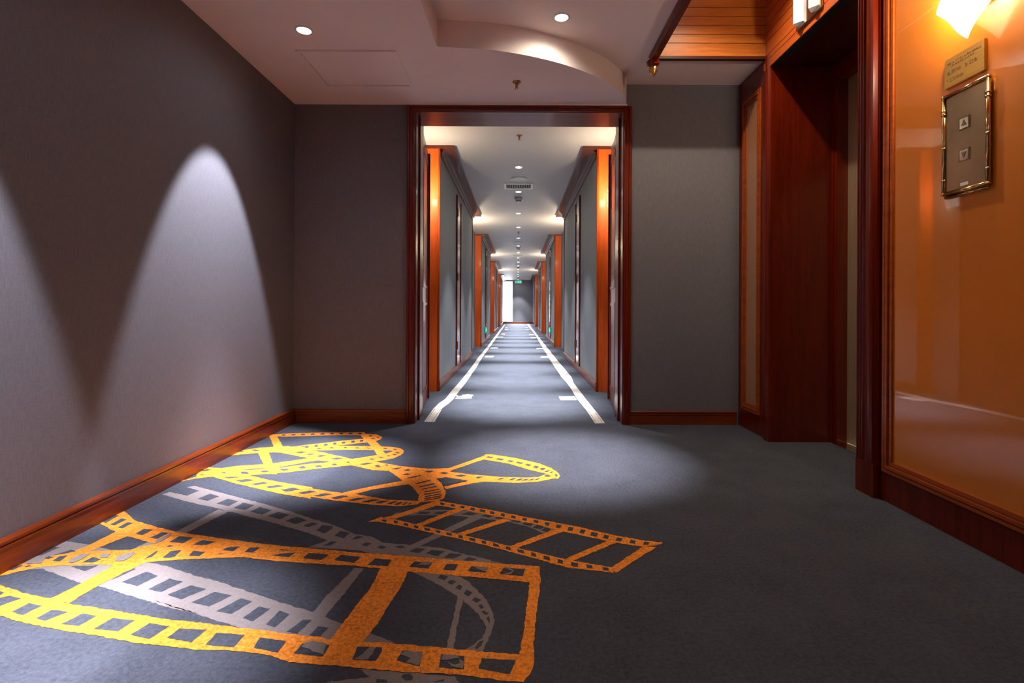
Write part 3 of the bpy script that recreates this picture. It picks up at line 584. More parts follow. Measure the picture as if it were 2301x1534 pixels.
CREAM_GAPS=[[(-0.733,4.094),(-0.726,4.094),(-0.723,4.074),(-0.729,4.074)],
[(-0.734,4.146),(-0.727,4.146),(-0.723,4.125),(-0.730,4.125)],
[(-0.735,4.199),(-0.728,4.200),(-0.724,4.178),(-0.731,4.178)],
[(-0.736,4.254),(-0.729,4.254),(-0.725,4.233),(-0.732,4.232)],
[(-0.737,4.311),(-0.730,4.311),(-0.726,4.288),(-0.734,4.288)],
[(-0.738,4.368),(-0.731,4.368),(-0.727,4.346),(-0.735,4.345)],
[(-0.740,4.428),(-0.732,4.428),(-0.728,4.404),(-0.736,4.404)],
[(-0.741,4.489),(-0.733,4.489),(-0.729,4.465),(-0.737,4.464)],
[(-0.742,4.551),(-0.734,4.552),(-0.730,4.527),(-0.738,4.526)],
[(-0.681,4.095),(-0.675,4.095),(-0.671,4.075),(-0.678,4.075)],
[(-0.682,4.147),(-0.675,4.147),(-0.672,4.127),(-0.679,4.126)],
[(-0.683,4.201),(-0.676,4.201),(-0.672,4.179),(-0.679,4.179)],
[(-0.683,4.255),(-0.676,4.256),(-0.673,4.234),(-0.680,4.234)],
[(-0.684,4.312),(-0.677,4.312),(-0.673,4.289),(-0.681,4.289)],
[(-0.685,4.369),(-0.677,4.370),(-0.674,4.347),(-0.681,4.347)],
[(-0.686,4.429),(-0.678,4.429),(-0.674,4.405),(-0.682,4.405)],
[(-0.686,4.490),(-0.679,4.490),(-0.675,4.466),(-0.683,4.466)],
[(-0.687,4.553),(-0.679,4.553),(-0.676,4.528),(-0.683,4.528)],
[(0.619,4.064),(0.626,4.064),(0.623,4.044),(0.616,4.044)],
[(0.619,4.112),(0.626,4.112),(0.623,4.092),(0.616,4.092)],
[(0.619,4.162),(0.626,4.162),(0.623,4.141),(0.616,4.141)],
[(0.620,4.213),(0.627,4.213),(0.624,4.192),(0.616,4.191)],
[(0.620,4.265),(0.627,4.265),(0.624,4.243),(0.617,4.243)],
[(0.620,4.318),(0.627,4.318),(0.624,4.296),(0.617,4.296)],
[(0.620,4.373),(0.628,4.373),(0.624,4.350),(0.617,4.350)],
[(0.620,4.429),(0.628,4.429),(0.625,4.406),(0.617,4.406)],
[(0.620,4.487),(0.628,4.487),(0.625,4.463),(0.617,4.463)],
[(0.668,4.063),(0.675,4.063),(0.672,4.043),(0.665,4.043)],
[(0.669,4.108),(0.676,4.108),(0.672,4.087),(0.665,4.087)],
[(0.669,4.153),(0.676,4.153),(0.673,4.133),(0.666,4.133)],
[(0.669,4.200),(0.677,4.200),(0.673,4.179),(0.666,4.179)],
[(0.670,4.248),(0.677,4.248),(0.674,4.226),(0.667,4.226)],
[(0.670,4.297),(0.678,4.297),(0.674,4.275),(0.667,4.274)],
[(0.671,4.347),(0.678,4.347),(0.675,4.324),(0.667,4.324)],
[(0.671,4.398),(0.679,4.398),(0.675,4.375),(0.668,4.375)],
[(0.672,4.450),(0.679,4.450),(0.676,4.427),(0.668,4.426)],
[(-0.543,5.259),(-0.536,5.278),(-0.510,5.278),(-0.511,5.252)],
[(-0.561,5.160),(-0.504,5.179),(-0.459,5.175),(-0.501,5.154)],
[(0.454,5.157),(0.564,5.167),(0.568,5.149),(0.461,5.139)],
[(0.457,5.090),(0.567,5.107),(0.569,5.086),(0.462,5.073)],
[(0.464,5.233),(0.480,5.237),(0.475,5.215)]]

fl = bmesh.new()
def poly(P, z, mi):
    vs = [fl.verts.new((x, y, z)) for x, y in P]
    f = fl.faces.new(vs)
    if f.normal.z < 0: pass
    f.material_index = mi; f.normal_update()
    if f.normal.z < 0: f.normal_flip()
def ragged(P, amp=.0022, step=.011):
    out = []
    n = len(P)
    for i in range(n):
        a, b_ = P[i], P[(i+1) % n]
        d = math.dist(a, b_)
        if d < 1e-6: continue
        cy = (a[1]+b_[1])/2
        k = max(1, min(70, int(d/(step*max(1, cy/2)))))
        for j in range(k):
            t = j/k
            out.append((a[0]+(b_[0]-a[0])*t+random.uniform(-amp, amp), a[1]+(b_[1]-a[1])*t+random.uniform(-amp, amp)))
    return out
poly([(XL-.05, YB), (AX+1.2, YB), (AX+1.2, D2), (AX, D2), (AX, YEND), (-AX, YEND), (-AX, D2), (XL-.05, D2)], 0, 0)
def inside(P):   # keep the pattern on the floor, off the skirting
    return [(max(x, XL+.004), y) for x, y in P]
for L, z, mi in ((GREY, .0004, 2), (GREY_GAPS, .0006, 0), (ORANGE, .0012, 1), (ORANGE_GAPS, .0016, 0), (GREY_OVER, .0030, 2), (CREAM, .0004, 3), (CREAM_GAPS, .0008, 0)):
    for iP, P in enumerate(L):
        amp = .0022 if mi != 3 and min(p[1] for p in P) < 3.9 else .0008
        if len(P) <= 5 and L in (ORANGE_GAPS, GREY_GAPS): amp = .0012
        poly(ragged(inside(P), amp), z+iP*5e-6, mi)
# the slab edge below
for P in ([(XL-.05, YB), (AX+1.2, YB), (AX+1.2, YEND), (XL-.05, YEND)],): poly(P, -.03, 0)
bmesh.ops.triangulate(fl, faces=[f for f in fl.faces])
me = bpy.data.meshes.new('floor'); fl.to_mesh(me); fl.free()
for k in ('carpet', 'orange', 'grey', 'cream'): me.materials.append(M[k])
o = bpy.data.objects.new('floor', me); col.objects.link(o)
tag(o, 'dark navy carpet with orange and taupe film strips and cream corridor bands', None, None, 'structure')

# ------------------------------------------------------------ walls and ceilings
struct('wall_left', MB().box(XL-.15, XL, YB-.1, D1+.1, -.02, ZL+.3), M['paper'], 'grey linen wallpaper wall left of the lobby, lit by lamp scallops')
struct('wall_back', MB().box(XL-.15, 2.6, YB-.15, YB, -.02, ZW+.1), M['paper'])
w = MB().box(XL-.15, OX0-.02, D1, D2, -.02, ZL+.3).box(OX1+.02, 2.6, D1, D2, -.02, ZW+.1).box(OX0-.02, OX1+.02, D1, D2, OZ+.03, ZL+.5)
struct('wall_front', w, M['paper'], 'grey linen end wall of the lobby on both sides of the wooden doorway')
w = MB().box(1.77, 1.95, YB, 2.44, -.02, ZW+.1).box(1.77, 1.95, 3.54, D1, -.02, ZW+.1).box(1.77, 1.95, 2.44, 3.54, 2.56, ZW+.1)
w.box(2.24, 2.6, 2.3, 3.8, -.02, ZW)
struct('wall_right', w, M['dark'])
# ceilings
arc = [(-.51, YB), (-.51, 2.63), (-.497, 3.10), (-.211, 3.128), (-.08, 3.16), (.049, 3.203), (.165, 3.253), (.272, 3.309), (.39, 3.385), (.504, 3.477), (.590, 3.556), (.664, 3.643), (.722, 3.72), (.773, 3.803), (.812, 3.89), (.838, D1)]
def smooth(P, n=4):
    out = []
    for i in range(len(P)-1):
        p0 = P[max(i-1, 0)]; p1 = P[i]; p2 = P[i+1]; p3 = P[min(i+2, len(P)-1)]
        for k in range(n):
            t = k/n
            out.append(tuple(.5*(2*p1[j]+(p2[j]-p0[j])*t+(2*p0[j]-5*p1[j]+4*p2[j]-p3[j])*t*t+(3*p1[j]-p0[j]-3*p2[j]+p3[j])*t**3) for j in (0, 1)))
    return out+[P[-1]]
edge = [arc[0], arc[1]]+smooth(arc[2:], 5)
c = MB().prism(edge+[(XL, D1), (XL, YB)], ZL, ZH, 'z')
struct('ceiling', c, M['ceil'], 'lower white ceiling over the left of the lobby with a curved edge')
WX0, WX1, WY0, WY1 = .955, XE, .9, 3.555
c = MB().box(XL, WX0, YB, D1, ZH, ZH+.12).box(WX0, 2.6, YB, WY0, ZH, ZH+.12).box(WX0, 1.77, WY1+.03, D1, ZH, ZH+.12)
struct('ceiling', c, M['ceil'], 'raised white ceiling over the middle of the lobby')
struct('ceiling', MB().box(WX0-.05, 1.95, WY0-.05, WY1+.05, ZW, ZW+.08), M['dark'])
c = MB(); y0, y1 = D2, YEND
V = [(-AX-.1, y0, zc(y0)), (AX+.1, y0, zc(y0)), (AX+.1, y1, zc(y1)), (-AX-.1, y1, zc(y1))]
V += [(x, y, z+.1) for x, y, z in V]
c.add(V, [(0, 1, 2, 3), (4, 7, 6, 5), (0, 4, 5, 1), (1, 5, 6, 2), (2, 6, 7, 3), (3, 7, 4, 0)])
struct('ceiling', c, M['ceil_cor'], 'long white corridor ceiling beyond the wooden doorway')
# corridor walls: recessed bays and projecting lengths
for sgn, side in ((-1, 'left'), (1, 'right')):
    w = MB()
    a, b_ = sorted((sgn*AX, sgn*(AX+.15))); w.box(a, b_, D2, YEND, -.02, 2.75)
    for s0, s1 in SEG:
        a, b_ = sorted((sgn*CX, sgn*AX)); w.box(a, b_, s0, s1, 0, zc(s1))
    struct('wall_corridor_'+side, w, M['paper_cool'])
# end wall with window
WNX0, WNX1, WNZ0, WNZ1 = -.93, -.30, .10, 2.46
w = MB().box(-AX-.15, WNX0, YEND, YEND+.2, -.02, 2.7).box(WNX1, AX+.15, YEND, YEND+.2, -.02, 2.7).box(WNX0, WNX1, YEND, YEND+.2, -.02, WNZ0).box(WNX0, WNX1, YEND, YEND+.2, WNZ1, 2.7)
struct('wall_corridor_end', w, M['paper'])
t = thing('window_1', (WNX0, YEND, WNZ0), 'tall bright daylight window at the far end of the corridor', None, None, 'structure')
f = MB()
f.box(WNX0, WNX0+.03, YEND-.01, YEND+.06, WNZ0, WNZ1).box(WNX1-.03, WNX1, YEND-.01, YEND+.06, WNZ0, WNZ1)
f.box(WNX0+.03, WNX1-.03, YEND-.01, YEND+.06, WNZ0, WNZ0+.03).box(WNX0+.03, WNX1-.03, YEND-.01, YEND+.06, WNZ1-.03, WNZ1)
for z in (.88, 1.70): f.box(WNX0+.03, WNX1-.03, YEND+.01, YEND+.05, z, z+.025)
f.build('window_frame', M['white'], t)
MB().box(WNX0+.03, WNX1-.03, YEND+.025, YEND+.031, WNZ0+.03, WNZ1-.03).build('window_pane', M['wglass'], t)
# baseboards
def bprof(h, t_):
    return [(0, 0), (t_*.8, 0), (t_*.8, h*.70), (t_*.95, h*.72), (t_*.95, h*.78), (t_*.7, h*.80), (t_*.7, h*.84), (t_, h*.86), (t_, h*.93), (t_*.75, h*.97), (t_*.5, h), (0, h)]
struct('baseboard_left', MB().prism([(XL+a, z) for a, z in bprof(.115, .022)], YB, D1, 'y'), M['base_y'], 'glossy red brown skirting board along the left wall')
b_ = MB().prism([(D1-a, z) for a, z in bprof(.108, .02)], XL+.022, -.866, 'x').prism([(D1-a, z) for a, z in bprof(.108, .02)], .876, 1.70, 'x')
struct('baseboard_front', b_, M['base_x'], 'red brown skirting on the lobby end wall')
for sgn, side in ((-1, 'corridor_left'), (1, 'corridor_right')):
    q = MB()
    for s0, s1 in SEG:
        q.prism([(sgn*(CX-a), z) for a, z in bprof(.10, .016)], s0+.03, s1-(.03 if s1 < YEND else 0), 'y')
    struct('baseboard_'+side, q, M['base_y'])
struct('baseboard_corridor_end', MB().prism([(YEND-a, z) for a, z in bprof(.10, .016)], -CX+.02, CX-.02, 'x'), M['base_x'])
# white edge between ceiling and door head
struct('trim_1', MB().box(OX0-.07, .838, D1-.03, D1, 2.470, ZL), M['ceil'])

# ------------------------------------------------------------ wooden doorway with two open leaves
d = thing('door_1', (0, D1, 0), 'wide red brown wooden doorway between lobby and corridor, both leaves folded back', None, None, 'structure')
def casing_prof(w_, dpt):   # across, out
    return [(0, 0), (0, dpt*.9), (w_*.12, dpt), (w_*.3, dpt), (w_*.36, dpt*.72), (w_*.62, dpt*.72), (w_*.68, dpt*.9), (w_*.86, dpt*.9), (w_*.9, dpt*.55), (w_, dpt*.5), (w_, 0)]
cz = MB()
for x0, s in ((-.866, 1), (.876, -1)):
    cz.prism([(x0+s*a, D1-dd) for a, dd in casing_prof(.066, .03)], 0, 2.468, 'z')
cz.prism([(D1-dd, 2.468-a) for a, dd in casing_prof(.05, .028)], -.866, .876, 'x')
cz.build('casing', M['wood'], d)
j = MB().box(OX0-.02, OX0, D1, D2+.01, 0, OZ+.03).box(OX1, OX1+.02, D1, D2+.01, 0, OZ+.03)
j.box(OX0, OX0+.012, 4.10, 4.13, 0, OZ).box(OX1-.012, OX1, 4.10, 4.13, 0, OZ)
j.build('jamb', M['wood'], d)
MB().box(OX0, OX1, D1, D2+.01, OZ, OZ+.03).build('head_lining', M['wood_x'], d)
for s, hx in ((-1, OX0), (1, OX1)):
    p0 = Vector((hx+s*.012, D2+.02)); p1 = Vector((hx+s*.085, D2+.72))
    dv = (p1-p0).normalized(); nv = Vector((dv.y, -dv.x))*(1 if s < 0 else -1)   # towards the passage
    def pt(u, out, z): q = p0+dv*u+nv*out; return (q.x, q.y, z)
    def slab(mb, u0, u1, o0, o1, z0, z1):
        V = [pt(u, o_, z) for z in (z0, z1) for o_ in (o0, o1) for u in (u0, u1)]
        mb.add(V, [(0, 2, 3, 1), (4, 5, 7, 6), (0, 1, 5, 4), (2, 6, 7, 3), (0, 4, 6, 2), (1, 3, 7, 5)])
    q = MB(); L_ = .72
    slab(q, 0, L_, -.04, 0, .012, 2.405)
    lf = q.build('door_leaf', M['wood'], d)
    q = MB()
    for z0, z1 in ((.14, .95), (1.08, 2.28)):
        slab(q, .10, L_-.10, 0, .006, z0, z0+.025); slab(q, .10, L_-.10, 0, .006, z1-.025, z1)
        slab(q, .10, .125, 0, .006, z0+.025, z1-.025); slab(q, L_-.125, L_-.10, 0, .006, z0+.025, z1-.025)
    q.build('panel_moulding', M['wood'], lf)
    for z in (.42, 1.28, 2.12):
        q = MB(); slab(q, -.012, .03, 0, .004, z-.05, z+.05)
        c0 = p0+dv*-.004+nv*.006; q.tube((c0.x, c0.y, z-.055), (c0.x, c0.y, z+.055), .007)
        q.build('hinge', M['hinge'], lf)
    q = MB(); slab(q, L_, L_+.022, -.04, .018, .012, 2.41); q.build('edge_strip', M['wood'], lf)

# ------------------------------------------------------------ corridor trim, pilasters, narrow doors
n = 1
ordn = ['first', 'second', 'third', 'fourth', 'fifth', 'sixth', 'seventh', 'eighth', 'ninth', 'tenth', 'eleventh', 'twelfth', 'thirteenth', 'fourteenth', 'fifteenth', 'sixteenth', 'seventeenth', 'eighteenth']
dn = 2
for k, (s0, s1) in enumerate(SEG):
    for s, side in ((-1, 'left'), (1, 'right')):
        z0, z1 = zc(s0), zc(s1)
        zt = min(z0, z1)
        # overhanging cornice board (follows the ceiling)
        q = MB(); xa, xb = s*.70, s*CX; xo = s*AX
        yy0, yy1 = s0-.03, s1-.0
        for ya, yb, xi in ((yy0, s0, xo), (s0, yy1, xb)):
            V = [(x, y, zc(y)+dz) for dz in (-.034, 0) for y in (ya, yb) for x in (xa, xi)]
            q.add(V, [(0, 2, 3, 1), (4, 5, 7, 6), (0, 1, 5, 4), (2, 6, 7, 3), (0, 4, 6, 2), (1, 3, 7, 5)])
        # lip and cove
        for (x0_, x1_, dz0, dz1) in ((s*.692, s*.70, -.04, -.004), (s*(CX-.05), s*CX, -.06, -.034), (s*(CX-.022), s*CX, -.095, -.06)):
            V = [(x, y, zc(y)+dz) for dz in (dz0, dz1) for y in (yy0 if abs(x0_) < .75 else s0+.02, yy1) for x in (x0_, x1_)]
            q.add(V, [(0, 2, 3, 1), (4, 5, 7, 6), (0, 1, 5, 4), (2, 6, 7, 3), (0, 4, 6, 2), (1, 3, 7, 5)])
        struct('trim_%d' % (10+n), q, M['dark_y'])
        n += 1
        # pilaster: wooden end of the projecting wall
        a, b2 = sorted((s*(CX-.012), s*(AX-.002)))
        q = MB().box(a, b2, s0-.03, s0-.001, 0, z0-.036)
        nm = 'glossy orange brown wooden wall end on the %s of the corridor, %s from the doorway' % (side, ordn[k])
        o = q.build('pilaster', M['pil'], None, (s*.93, s0-.015, 0)); tag(o, nm, 'pilaster', 'wooden wall ends along the corridor')
        q = MB().lathe([(.011, 0), (.011, z0-.034)], s*(CX-.006), s0-.03, 12)
        q.build('corner_bead', M['pil'], o, (s*(CX-.006), s0-.03, 0)).location = (s*(CX-.006)-s*.93, -.015, 0)
        if s1 < YEND:
            struct('trim_%d' % (30+n), MB().box(a, b2, s1, s1+.02, 0, z1-.034), M['dark'])
        # narrow service door
        ds0 = s0+1.55 if k else 7.10
        if ds0+.5 < s1-.3:
            dd = thing('door_%d' % dn, (s*CX, ds0, 0), None, None, None, 'structure'); dn += 1
            xx = s*(CX-.001)
            def bx(mb, y0, y1, t0, t1, z0_, z1_):
                a_, b_2 = sorted((s*(CX-t0), s*(CX-t1))); mb.box(a_, b_2, y0, y1, z0_, z1_)
            q = MB(); bx(q, ds0-.035, ds0, .0, .022, .10, 2.46); bx(q, ds0+.44, ds0+.475, 0, .022, .10, 2.46); bx(q, ds0, ds0+.44, 0, .022, 2.425, 2.46)
            q.build('door_frame', M['wood'], dd)
            q = MB(); bx(q, ds0+.003, ds0+.437, 0, .012, .105, 2.422); lf = q.build('door_leaf', M['leafwood'], dd)
            yh = ds0+.01 if s < 0 else ds0+.43
            for z in (.38, 1.33, 2.22):
                q = MB(); bx(q, yh-.018, yh+.018, .012, .030, z-.055, z+.055); q.build('hinge', M['hinge'], lf)

# ------------------------------------------------------------ right side: elevator entrance
EY0, EY1, EZ = 2.573, 3.47, 2.545
e = thing('elevator_entrance', (XE, 3.0, 0), 'dark mahogany elevator entrance with a deep recess on the right wall', 'elevator')
def reeded(y0, y1, flip):
    L_ = y1-y0; P = [(1.77, 0), ]
    pts = []
    N = 40
    for i in range(N+1):
        t = i/N; u = t if not flip else 1-t
        x = XE
        if u < .42: x = XE+.006-.009*abs(math.sin(u/.42*3*PI))
        elif u < .50: x = XE+.006
        elif u < .9: x = XE-.004*math.sin((u-.5)/.4*PI)
        else: x = XE+.02
        pts.append((x, y0+L_*t))
    return [(1.77, y0)]+pts+[(1.77, y1)]
q = MB().prism(reeded(2.44, EY0, True), .16, EZ, 'z').box(XE-.001, 1.77, 2.445, EY0, 0, .16)
q.build('reeded_casing', M['wood'], e)
q = MB().prism(reeded(EY1, 3.545, False), .16, ZH-.005, 'z').box(XE-.001, 1.77, EY1, 3.545, 0, .16)
q.build('reeded_casing', M['wood'], e)
MB().box(1.77, 2.16, EY1, EY1+.02, 0, EZ).build('jamb', M['wood'], e)
MB().box(1.77, 2.16, EY0-.02, EY0, 0, EZ).build('jamb', M['wood'], e)
MB().box(1.77, 2.24, EY0, EY1, EZ, EZ+.02).build('recess_ceiling', M['dark'], e)
q = MB().box(2.13, 2.20, EY1-.05, EY1, 0, EZ).box(2.12, 2.14, EY1-.018, EY1, 0, EZ).box(2.13, 2.20, EY0, EY0+.05, 0, EZ).box(2.13, 2.20, EY0+.05, EY1-.05, 2.44, EZ)
q.build('inner_frame', M['wood'], e)
ym = (EY0+EY1)/2
for a, b2 in ((EY0+.05, ym-.002), (ym+.002, EY1-.05)):
    MB().box(2.20, 2.215, a, b2, .012, 2.44).build('door_leaf', M['door_steel'], e)
MB().box(2.10, 2.21, EY0+.05, EY1-.05, 0, .010).build('sill', M['chrome'], e)
# board-clad well above the elevator
GZ = [2.545, 2.602, 2.640, 2.733, 2.794, 2.856, 2.918, 2.979, 3.04, 3.10, 3.16, ZW]
q = MB()
for a, b2 in zip(GZ, GZ[1:]): q.box(XE, 1.73, WY0, WY1, a+.0022, b2-.0022)
q.box(XE+.006, 1.77, WY0, WY1, 2.545, ZW, 1)
q.build('header_boards', [M['board_y'], M['black']], e)
cof = thing('ceiling_coffer', (1.3, 2.2, ZH), 'wood clad ceiling well in front of the elevator with horizontal boards', 'ceiling coffer')
q = MB()
for a, b2 in zip(GZ[2:], GZ[3:]): q.box(WX0, XE, WY1-.022, WY1, a+.0022, b2-.0022)
q.box(WX0-.02, XE, WY1-.016, WY1+.02, 2.645, ZW, 1)
q.build('end_boards', [M['board_x'], M['black']], cof)
q = MB()
for a, b2 in zip(GZ[2:], GZ[3:]): q.box(WX0-.022, WX0, WY0, WY1-.022, a+.0022, b2-.0022)
q.box(WX0-.03, WX0-.006, WY0, WY1, 2.65, ZW, 1)
q.build('side_boards', [M['board_y'], M['black']], cof)
q = MB()
for a, b2 in zip(GZ[2:], GZ[3:]): q.box(WX0, XE, WY0, WY0+.022, a+.0022, b2-.0022)
q.box(WX0-.02, XE, WY0-.02, WY0+.016, 2.65, ZW, 1)
q.build('near_boards', [M['board_x'], M['black']], cof)
MB().box(WX0+.004, XE, WY1-.03, WY1+.004, 2.622, 2.641).build('lower_moulding', M['dark'], cof)
bm_ = MB().prism([(.898, 2.645), (.893, 2.632), (.902, 2.626), (.906, 2.603), (.948, 2.600), (.952, 2.645)], WY0, WY1-.02, 'y')
beam = bm_.build('edge_beam', M['wood_y'], cof)
fin = thing('finial', (.925, 3.53, 2.56), 'carved dark wooden finial with gilded bud hanging from the coffer corner', 'finial')
MB().lathe([(.006, 2.615), (.034, 2.612), (.046, 2.600), (.036, 2.590), (.042, 2.582), (.024, 2.572), (.020, 2.566)], .925, 3.53, 20).build('collar', M['wood'], fin)
q = MB(); q.box(.905, .945, 3.51, 3.55, 2.60, 2.645); q.build('post', M['wood'], fin)
pr = []
for i in range(13):
    t = i/12; r = .029*math.sin(PI*min(1, .16+.84*t)**.8)*(1+.08*math.cos(i*PI)); pr.append((max(.002, r), 2.570-.075*t))
MB().lathe(pr, .925, 3.53, 14).build('bud', M['gold'], fin)

# floor indicator lantern over the elevator
la = thing('hall_lantern', (XE, 2.99, 2.63), 'silver elevator hall lantern with two white wedge lamps above the recess', 'elevator lantern')
MB().box(XE-.0155, XE-.001, 2.86, 3.12, 2.588, 2.80, bev=.003).build('back_plate', M['chrome'], la)
for yc in (3.075, 2.915):
    q = MB().prism([(XE-.014, yc-.042), (XE-.055, yc), (XE-.014, yc+.042)], 2.612, 2.775, 'z')
    q.build('wedge_lamp', M['white'], la)

# big orange glass wall panel and the narrow one
def wall_panel(y0, y1, gy0, gy1, gz0, gz1, label, top, xf, mg='oglass'):
    t_ = thing('wall_panel', (xf, (y0+y1)/2, 0), label, 'wall panel')
    q = MB().box(xf, 1.77, y0, gy0-.055, 0, top).box(xf, 1.77, gy1+.055, y1, 0, top)
    q.box(xf, 1.77, gy0-.055, gy1+.055, 0, gz0-.045).box(xf, 1.77, gy0-.055, gy1+.055, gz1+.045, top)
    q.build('frame', M['wood'], t_)
    q = MB()
    def ring(o, i, x0, x1):   # picture-frame ring between offsets o (outer) and i (inner)
        q.box(x0, x1, gy0-o, gy0-i, gz0-o, gz1+o); q.box(x0, x1, gy1+i, gy1+o, gz0-o, gz1+o)
        q.box(x0, x1, gy0-i, gy1+i, gz0-o, gz0-i); q.box(x0, x1, gy0-i, gy1+i, gz1+i, gz1+o)
    k = min(1, (gz0-.15+.0)/.04)
    ring(.055, .042, xf-.010, xf+.02); ring(.042, .036, xf-.003, xf+.02); ring(.036, .022, xf-.012, xf+.02); ring(.022, .016, xf-.002, xf+.02); ring(.016, .0, xf-.005, xf+.02)
    q.build('moulding', M['mould'], t_)
    MB().box(xf+.003, 1.77, gy0, gy1, gz0, gz1).build('glass_panel', M[mg], t_)
    return t_
wall_panel(-1.0, 2.44, -.75, 2.365, .195, 2.36, 'large glossy orange glass wall panel in a mahogany frame, nearest on the right', ZH, XR-.004)
M['tglass'] = plain('tan_glass', (.42, .20, .10), rough=.4, coat=1, coatr=.05)
wall_panel(3.545, D1, 3.69, 3.865, .20, 2.42, 'narrow tan glass panel in a mahogany frame between elevator and end wall', ZH, 1.72, 'tglass')
MB_ = MB().box(XR-.004, 1.77, YB, -1.0, 0, ZH)
struct('trim_2', MB_, M['wood'])

# call panel, sign, sconce on the glass
XP = XR-.001
cp = thing('elevator_call_panel', (XP, 1.98, 1.56), 'brushed steel elevator call panel with gold frame and two buttons', 'elevator call panel')
MB().box(XP-.012, XP, 1.885, 2.065, 1.375, 1.745).build('face_plate', M['steel'], cp)
q = MB(); r_ = .0085; xq = XP-.012
for a, b2 in (((xq, 1.878, 1.365), (xq, 1.878, 1.757)), ((xq, 2.072, 1.365), (xq, 2.072, 1.757)), ((xq, 1.878, 1.757), (xq, 2.072, 1.757)), ((xq, 1.878, 1.365), (xq, 2.072, 1.365)), ((xq+.006, 1.878, 1.352), (xq+.006, 2.072, 1.352))):
    q.tube(a, b2, r_ if a[2] != 1.352 else .006, 12)
for y in (1.878, 2.072):
    for z, rr in ((1.757, .0105), (1.365, .0105), (1.70, .011), (1.685, .011), (1.55, .0098), (1.42, .0098)):
        q.tube((xq, y, z-.004), (xq, y, z+.004), rr, 12)
q.build('frame', M['brass'], cp)
for z, up in ((1.623, 1), (1.500, -1)):
    q = MB().box(XP-.0150, XP-.0125, 1.958, 1.998, z-.020, z+.020, bev=.001)
    bt = q.build('button', M['chrome'], cp)
    q = MB()
    for a in ((1.954, 1.9565, z-.024, z+.024), (1.9995, 2.002, z-.024, z+.024), (1.9565, 1.9995, z-.024, z-.0215), (1.9565, 1.9995, z+.0215, z+.024)): q.box(XP-.0145, XP-.012, *a)
    q.build('button_rim', M['hinge'], bt)
    q = MB().prism([(1.966, z-up*.010), (1.989, z-up*.010), (1.9775, z+up*.012)], XP-.0165, XP-.015, 'x'); q.build('arrow', M['hinge'], bt)
MB().box(XP-.0135, XP-.012, 1.960, 1.995, 1.382, 1.394).build('maker_label', M['white'], cp)
sg = thing('elevator_notice_plate', (XP, 1.985, 1.85), 'small brass notice plate with faded dark lettering above the call panel', 'sign')
MB().box(XP-.010, XP, 1.896, 2.076, 1.79, 1.908, bev=.0015).build('plate', M['plate'], sg)
q = MB(); rnd = random.Random(3)
for z, h, y_a, y_b, wt in ((1.885, .007, 2.062, 1.912, .5), (1.873, .007, 2.045, 1.935, .5), (1.848, .014, 2.062, 1.925, 1), (1.818, .012, 2.062, 1.99, 1)):
    y = y_a
    while y > y_b:
        g = h*.62
        if rnd.random() < .12: y -= g*.8; continue
        wv = .0012*(1+wt)
        for _ in range(3):
            if rnd.random() < .55:
                yy = y-rnd.choice((0, g-wv)); q.box(XP-.0104, XP-.010, yy-wv, yy, z-h/2, z+h/2)
            else:
                zz = z+rnd.choice((-h/2, -wv/2, h/2-wv)); q.box(XP-.0104, XP-.010, y-g, y, zz, zz+wv)
        y -= g*1.35
q.build('lettering', M['ink'], sg)

def fold_sconce(x, y, z, s, label, sc_=1.0, power=SCONCE_W):
    """folded square of glass hanging corner-down in front of the wall; s = direction of the wall (+1 wall on +x)"""
    t_ = thing('wall_sconce', (x, y, z), label, 'wall lamp', 'folded glass sconces')
    q = MB(); N = 14; V = []; 
    # sheet parameter: (a,b) in the unit square, the corner (0,0) hangs lowest
    for i in range(N+1):
        for jn in range(N+1):
            a, b3 = i/N, jn/N
            u = (a-b3); v = (a+b3)/2
            yy = .165*u*(1 - .10*v)
            out = .035+.10*(1-abs(u))**1.1*(.25+.75*min(1, v*1.5)) + .045*math.cos(u*PI*2.0)*v*.6
            zz = .36*v + .02*math.sin(u*PI)*v
            V.append((x-s*out*sc_, y+yy*sc_, z+(zz-.18)*sc_))
    F = [(i*(N+1)+jn, (i+1)*(N+1)+jn, (i+1)*(N+1)+jn+1, i*(N+1)+jn+1) for i in range(N) for jn in range(N)]
    q.add(V, F, 0, True)
    sh = q.build('glass_shade', M['lampglass'], t_)
    md = sh.modifiers.new('thickness', 'SOLIDIFY'); md.thickness = .005
    MB().box(min(x, x-s*.02), max(x, x-s*.02), y-.05, y+.05, z-.06, z+.06, bev=.003).build('back_plate', M['brass'], t_)
    MB().lathe([(.004, z-.03), (.016, z-.02), (.02, z), (.014, z+.025), (.008, z+.04)], x-s*.045, y, 14).build('bulb', M['bulb'], t_)
    light('sconce_light', 'POINT', t_, (x-s*.045, y, z+.09), power, WARM, shadow_soft_size=.05)
    return t_
fold_sconce(XP, 1.915, 2.095, 1, 'glowing folded white glass lamp above the elevator call panel', 1.0, 52)

